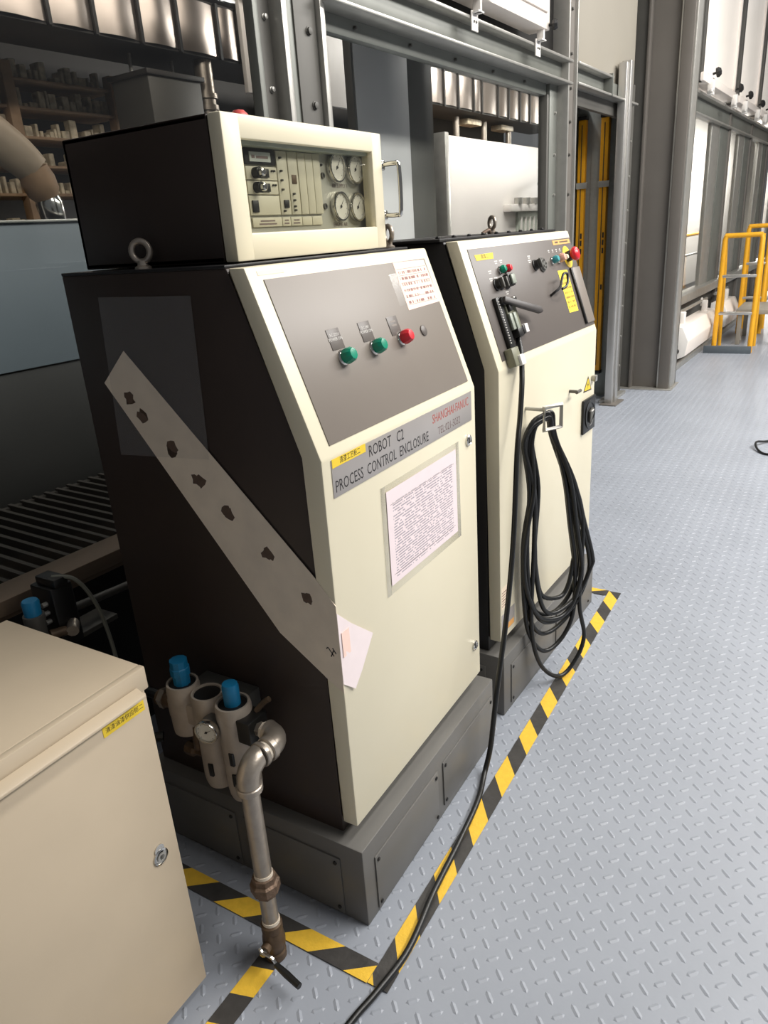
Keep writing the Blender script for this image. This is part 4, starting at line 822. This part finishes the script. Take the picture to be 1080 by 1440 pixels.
B().cyl((AX, 0.448, 0.545), (AX-0.004, 0.50, 0.545), 0.02, n=16).build('inlet_fitting', 'brass_dark', au); B().cyl((AX, 0.475, 0.545), (AX, 0.490, 0.545), 0.027, n=6).build('inlet_nut', 'pipe_metal', au)
B().tube([(AX, 0.5, 0.545), (AX, 0.58, 0.53), (AX-0.03, 0.62, 0.46), (AX-0.02, 0.60, 0.40), (AX+0.02, 0.55, 0.39)], 0.013, 10, 5).build('inlet_hose', 'rubber', au)
B().lathe([(0.012, 0), (0.018, 0.006), (0.018, 0.03), (0.012, 0.036), (0.012, 0.06)], (AX+0.01, 0.452, 0.402), (0, -1, 0.0), 8).build('drain_fitting', 'brass_dark', au, 20)

# ---------- galvanised supply pipe with union and ball valve
PX, PY, EZ = -0.197, 0.127, 0.552
sp_ = thing('supply_pipe', 'galvanised air pipe with two elbows, union and lever valve rising from the floor', 'pipe', (PX, PY, 0))
def arc(c, a, b, R, n=8): return [Vector(c)+Vector(a)*(R*math.cos(t*math.pi/2/n))+Vector(b)*(R*math.sin(t*math.pi/2/n)) for t in range(n+1)]
EX = -0.085
B().cyl((EX, 0.190, EZ), (EX, 0.155, EZ), 0.0165, n=6).build('nipple', 'pipe_metal', sp_)
B().cyl((EX, 0.172, EZ), (EX, 0.158, EZ), 0.0205, n=8).build('nipple_nut', 'thread_tape', sp_)
B().tube([(EX, 0.160, EZ)]+arc((EX-0.036, PY+0.030, EZ), (1, 0, 0), (0, -1, 0), 0.036)+[(EX-0.040, PY-0.006, EZ)], [0.0275, 0.0275]+[0.0255]*8+[0.0255], 18).build('elbow', 'pipe_metal', sp_, 50)
B().cyl((EX-0.036, PY-0.006, EZ), (EX-0.052, PY-0.005, EZ), 0.0285, n=20, bev=0.002).build('elbow_collar', 'pipe_metal', sp_)
B().cyl((EX-0.050, PY-0.005, EZ), (EX-0.062, PY-0.004, EZ), 0.023, n=18).build('thread_wrap', 'thread_tape', sp_)
B().cyl((EX-0.060, PY-0.004, EZ), (EX-0.072, PY-0.003, EZ), 0.0285, n=20, bev=0.002).build('elbow_collar', 'pipe_metal', sp_)
B().tube([(EX-0.070, PY-0.003, EZ)]+[p for p in arc((PX+0.038, PY-0.001, EZ-0.038), (0, 0, 1), (-1, 0, 0), 0.038)]+[(PX, PY, EZ-0.060)], 0.0255, 18).build('elbow', 'pipe_metal', sp_, 50)
B().cyl((PX, PY, EZ-0.046), (PX, PY, EZ-0.062), 0.0290, n=20, bev=0.002).build('elbow_collar', 'pipe_metal', sp_)
B().cyl((PX, PY, 0.255), (PX, PY, EZ-0.055), 0.0200, n=20).build('pipe', 'pipe_metal', sp_)
B().cyl((PX, PY, 0.252), (PX, PY, 0.262), 0.0215, n=18).build('thread_wrap', 'thread_tape', sp_)
B().lathe([(0.022, 0.205), (0.028, 0.210), (0.034, 0.213), (0.034, 0.234), (0.028, 0.238), (0.027, 0.252), (0.022, 0.254)], (PX, PY, 0), (0, 0, 1), 8).build('union_nut', 'rust_iron', sp_, 20)
B().lathe([(0.022, 0.196), (0.026, 0.199), (0.026, 0.214)], (PX, PY, 0), (0, 0, 1), 8).build('union_nut', 'rust_iron', sp_, 20)
B().cyl((PX, PY, 0.115), (PX, PY, 0.205), 0.0190, n=18).build('pipe', 'pipe_metal', sp_)
B().cyl((PX, PY, 0.108), (PX, PY, 0.120), 0.0210, n=18).build('thread_wrap', 'thread_tape', sp_)
vl = B().lathe([(0.022, 0.0), (0.025, 0.004), (0.025, 0.022), (0.022, 0.026), (0.026, 0.040), (0.027, 0.055), (0.026, 0.070), (0.022, 0.084), (0.025, 0.088), (0.025, 0.108), (0.021, 0.112)], (PX, PY, 0), (0, 0, 1), 16).build('ball_valve', 'brass_dark', sp_)
B().cyl((PX-0.02, PY, 0.058), (PX-0.042, PY-0.006, 0.062), 0.012, n=14).build('valve_stem', 'brass_dark', vl); B().cyl((PX-0.042, PY-0.006, 0.062), (PX-0.05, PY-0.008, 0.063), 0.008, n=6).build('stem_nut', 'chrome', vl)
B().tube([(PX-0.048, PY-0.000, 0.078), (PX-0.050, PY-0.010, 0.070), (PX-0.048, PY-0.035, 0.066), (PX-0.048, PY-0.045, 0.050)], 0.004, 6, 3).build('lever', 'chrome', vl)
B().tube([(PX-0.048, PY-0.043, 0.052), (PX-0.052, PY-0.075, 0.046), (PX-0.060, PY-0.118, 0.044)], [0.0065, 0.0085, 0.0075], 10).build('lever_grip', 'rubber', vl)

# ---------- valve gear behind the floor cabinet
vg = thing('valve_block', 'black valve gear with a blue cap behind the beige floor cabinet', 'regulator', (-0.10, 0.88, 0.6))
B().lathe([(0.024, 0.60), (0.024, 0.70), (0.027, 0.705), (0.027, 0.725), (0.0, 0.727)], (-0.148, 0.85, 0), (0, 0, 1), 18).build('regulator_body', 'steel_dark', vg)
B().lathe([(0.021, 0.722), (0.022, 0.76), (0.019, 0.766), (0, 0.767)], (-0.148, 0.85, 0), (0, 0, 1), 20).build('blue_cap', 'blue_plastic', vg)
B().box(-0.10, -0.035, 0.83, 0.92, 0.60, 0.775, 0.006).build('valve_body', 'black_plastic', vg); B().box(-0.092, -0.05, 0.82, 0.90, 0.775, 0.80, 0.005).build('valve_head', 'black_plastic', vg)
for z in (0.68, 0.705, 0.73): B().cyl((-0.10, 0.86, z), (-0.115, 0.86, z), 0.007, n=8).build('port', 'galvanised', vg)
B().cyl((-0.085, 0.80, 0.655), (-0.060, 0.83, 0.66), 0.016, n=12).build('fitting', 'pipe_metal', vg); B().cyl((-0.13, 0.83, 0.66), (-0.09, 0.82, 0.655), 0.013, n=12).build('fitting', 'brass_dark', vg)
B().cyl((-0.05, 0.90, 0.665), (0.55, 0.93, 0.60), 0.012, n=12).build('outlet_pipe', 'steel_dark', vg)
B().box(-0.20, 0.10, 0.86, 0.95, 0.585, 0.60, 0.002).build('shelf_bracket', 'steel_dark', vg)
gh = B().tube([(-0.075, 0.85, 0.798), (-0.045, 0.81, 0.790), (-0.015, 0.80, 0.735), (0.010, 0.80, 0.643), (0.008, 0.78, 0.50), (-0.02, 0.77, 0.35), (-0.05, 0.76, 0.05), (-0.1, 0.72, 0.008), (-0.2, 0.7, 0.008)], 0.0055, 8, 6).build('grey_hose', 'hose_grey', None, 60); tag(gh, 'thin grey hose arching down behind the beige floor cabinet', 'hose')

# ---------- yellow step ladder, bench and odd cable beyond the column
def ladder(x, y0, y1, h, label, lean=0.12):
    t = thing('step_ladder', label, 'ladder', (x, (y0+y1)/2, 0), group='yellow step ladders')
    for y in (y0, y1):
        B().tube([(x, y, 0.0), (x+lean, y, h*0.97), (x+lean, y+(0.02 if y == y0 else -0.02), h)], 0.028, 12).build('stile', 'safety_yellow', t)
        B().tube([(x+0.5, y, 0.0), (x+lean+0.22, y, h*0.72), (x+lean+0.05, y, h)], 0.022, 12).build('rear_leg', 'safety_yellow', t)
    B().cyl((x+lean, y0, h), (x+lean, y1, h), 0.028, n=12).build('top_bar', 'safety_yellow', t)
    for f in (0.34, 0.66): B().box(x+lean*f-0.02, x+lean*f+0.06, y0, y1, h*f-0.015, h*f+0.015, 0.004).build('rung', 'alu', t)
    return t
ladder(8.5, -0.02, 0.37, 1.30, 'yellow tubular step ladder standing nearest, beyond the column')
ladder(10.05, 0.02, 0.28, 1.36, 'yellow tubular step ladder further back behind the nearer one', 0.10)
tb = B().box(8.40, 8.43, -0.045, 0.47, 0.0, 0.085, 0.004).build('toe_board', 'toe_grey'); tag(tb, 'low blue-grey board on the floor at the ladder foot', 'board')
bn = thing('bench', 'small pale bench behind the yellow ladder', 'bench', (9.45, 0.0, 0))
B().box(9.05, 9.9, -0.25, 0.22, 0.37, 0.43, 0.006).build('bench_top', 'wall_paint', bn)
for x in (9.08, 9.82):
    for y in (-0.22, 0.15): B().box(x, x+0.05, y, y+0.05, 0, 0.37, 0.004).build('leg', 'wall_paint', bn)
cb_ = B().tube([(4.80, -0.66, 0.006), (4.62, -0.52, 0.012), (4.50, -0.462, 0.035), (4.42, -0.468, 0.02), (4.34, -0.505, 0.008), (4.30, -0.56, 0.008), (4.30, -0.7, 0.008), (4.36, -0.9, 0.008)], 0.008, 8, 5).build('loose_cable', 'rubber', None, 60); tag(cb_, 'short loop of black cable lying on the floor at the right edge', 'cable')
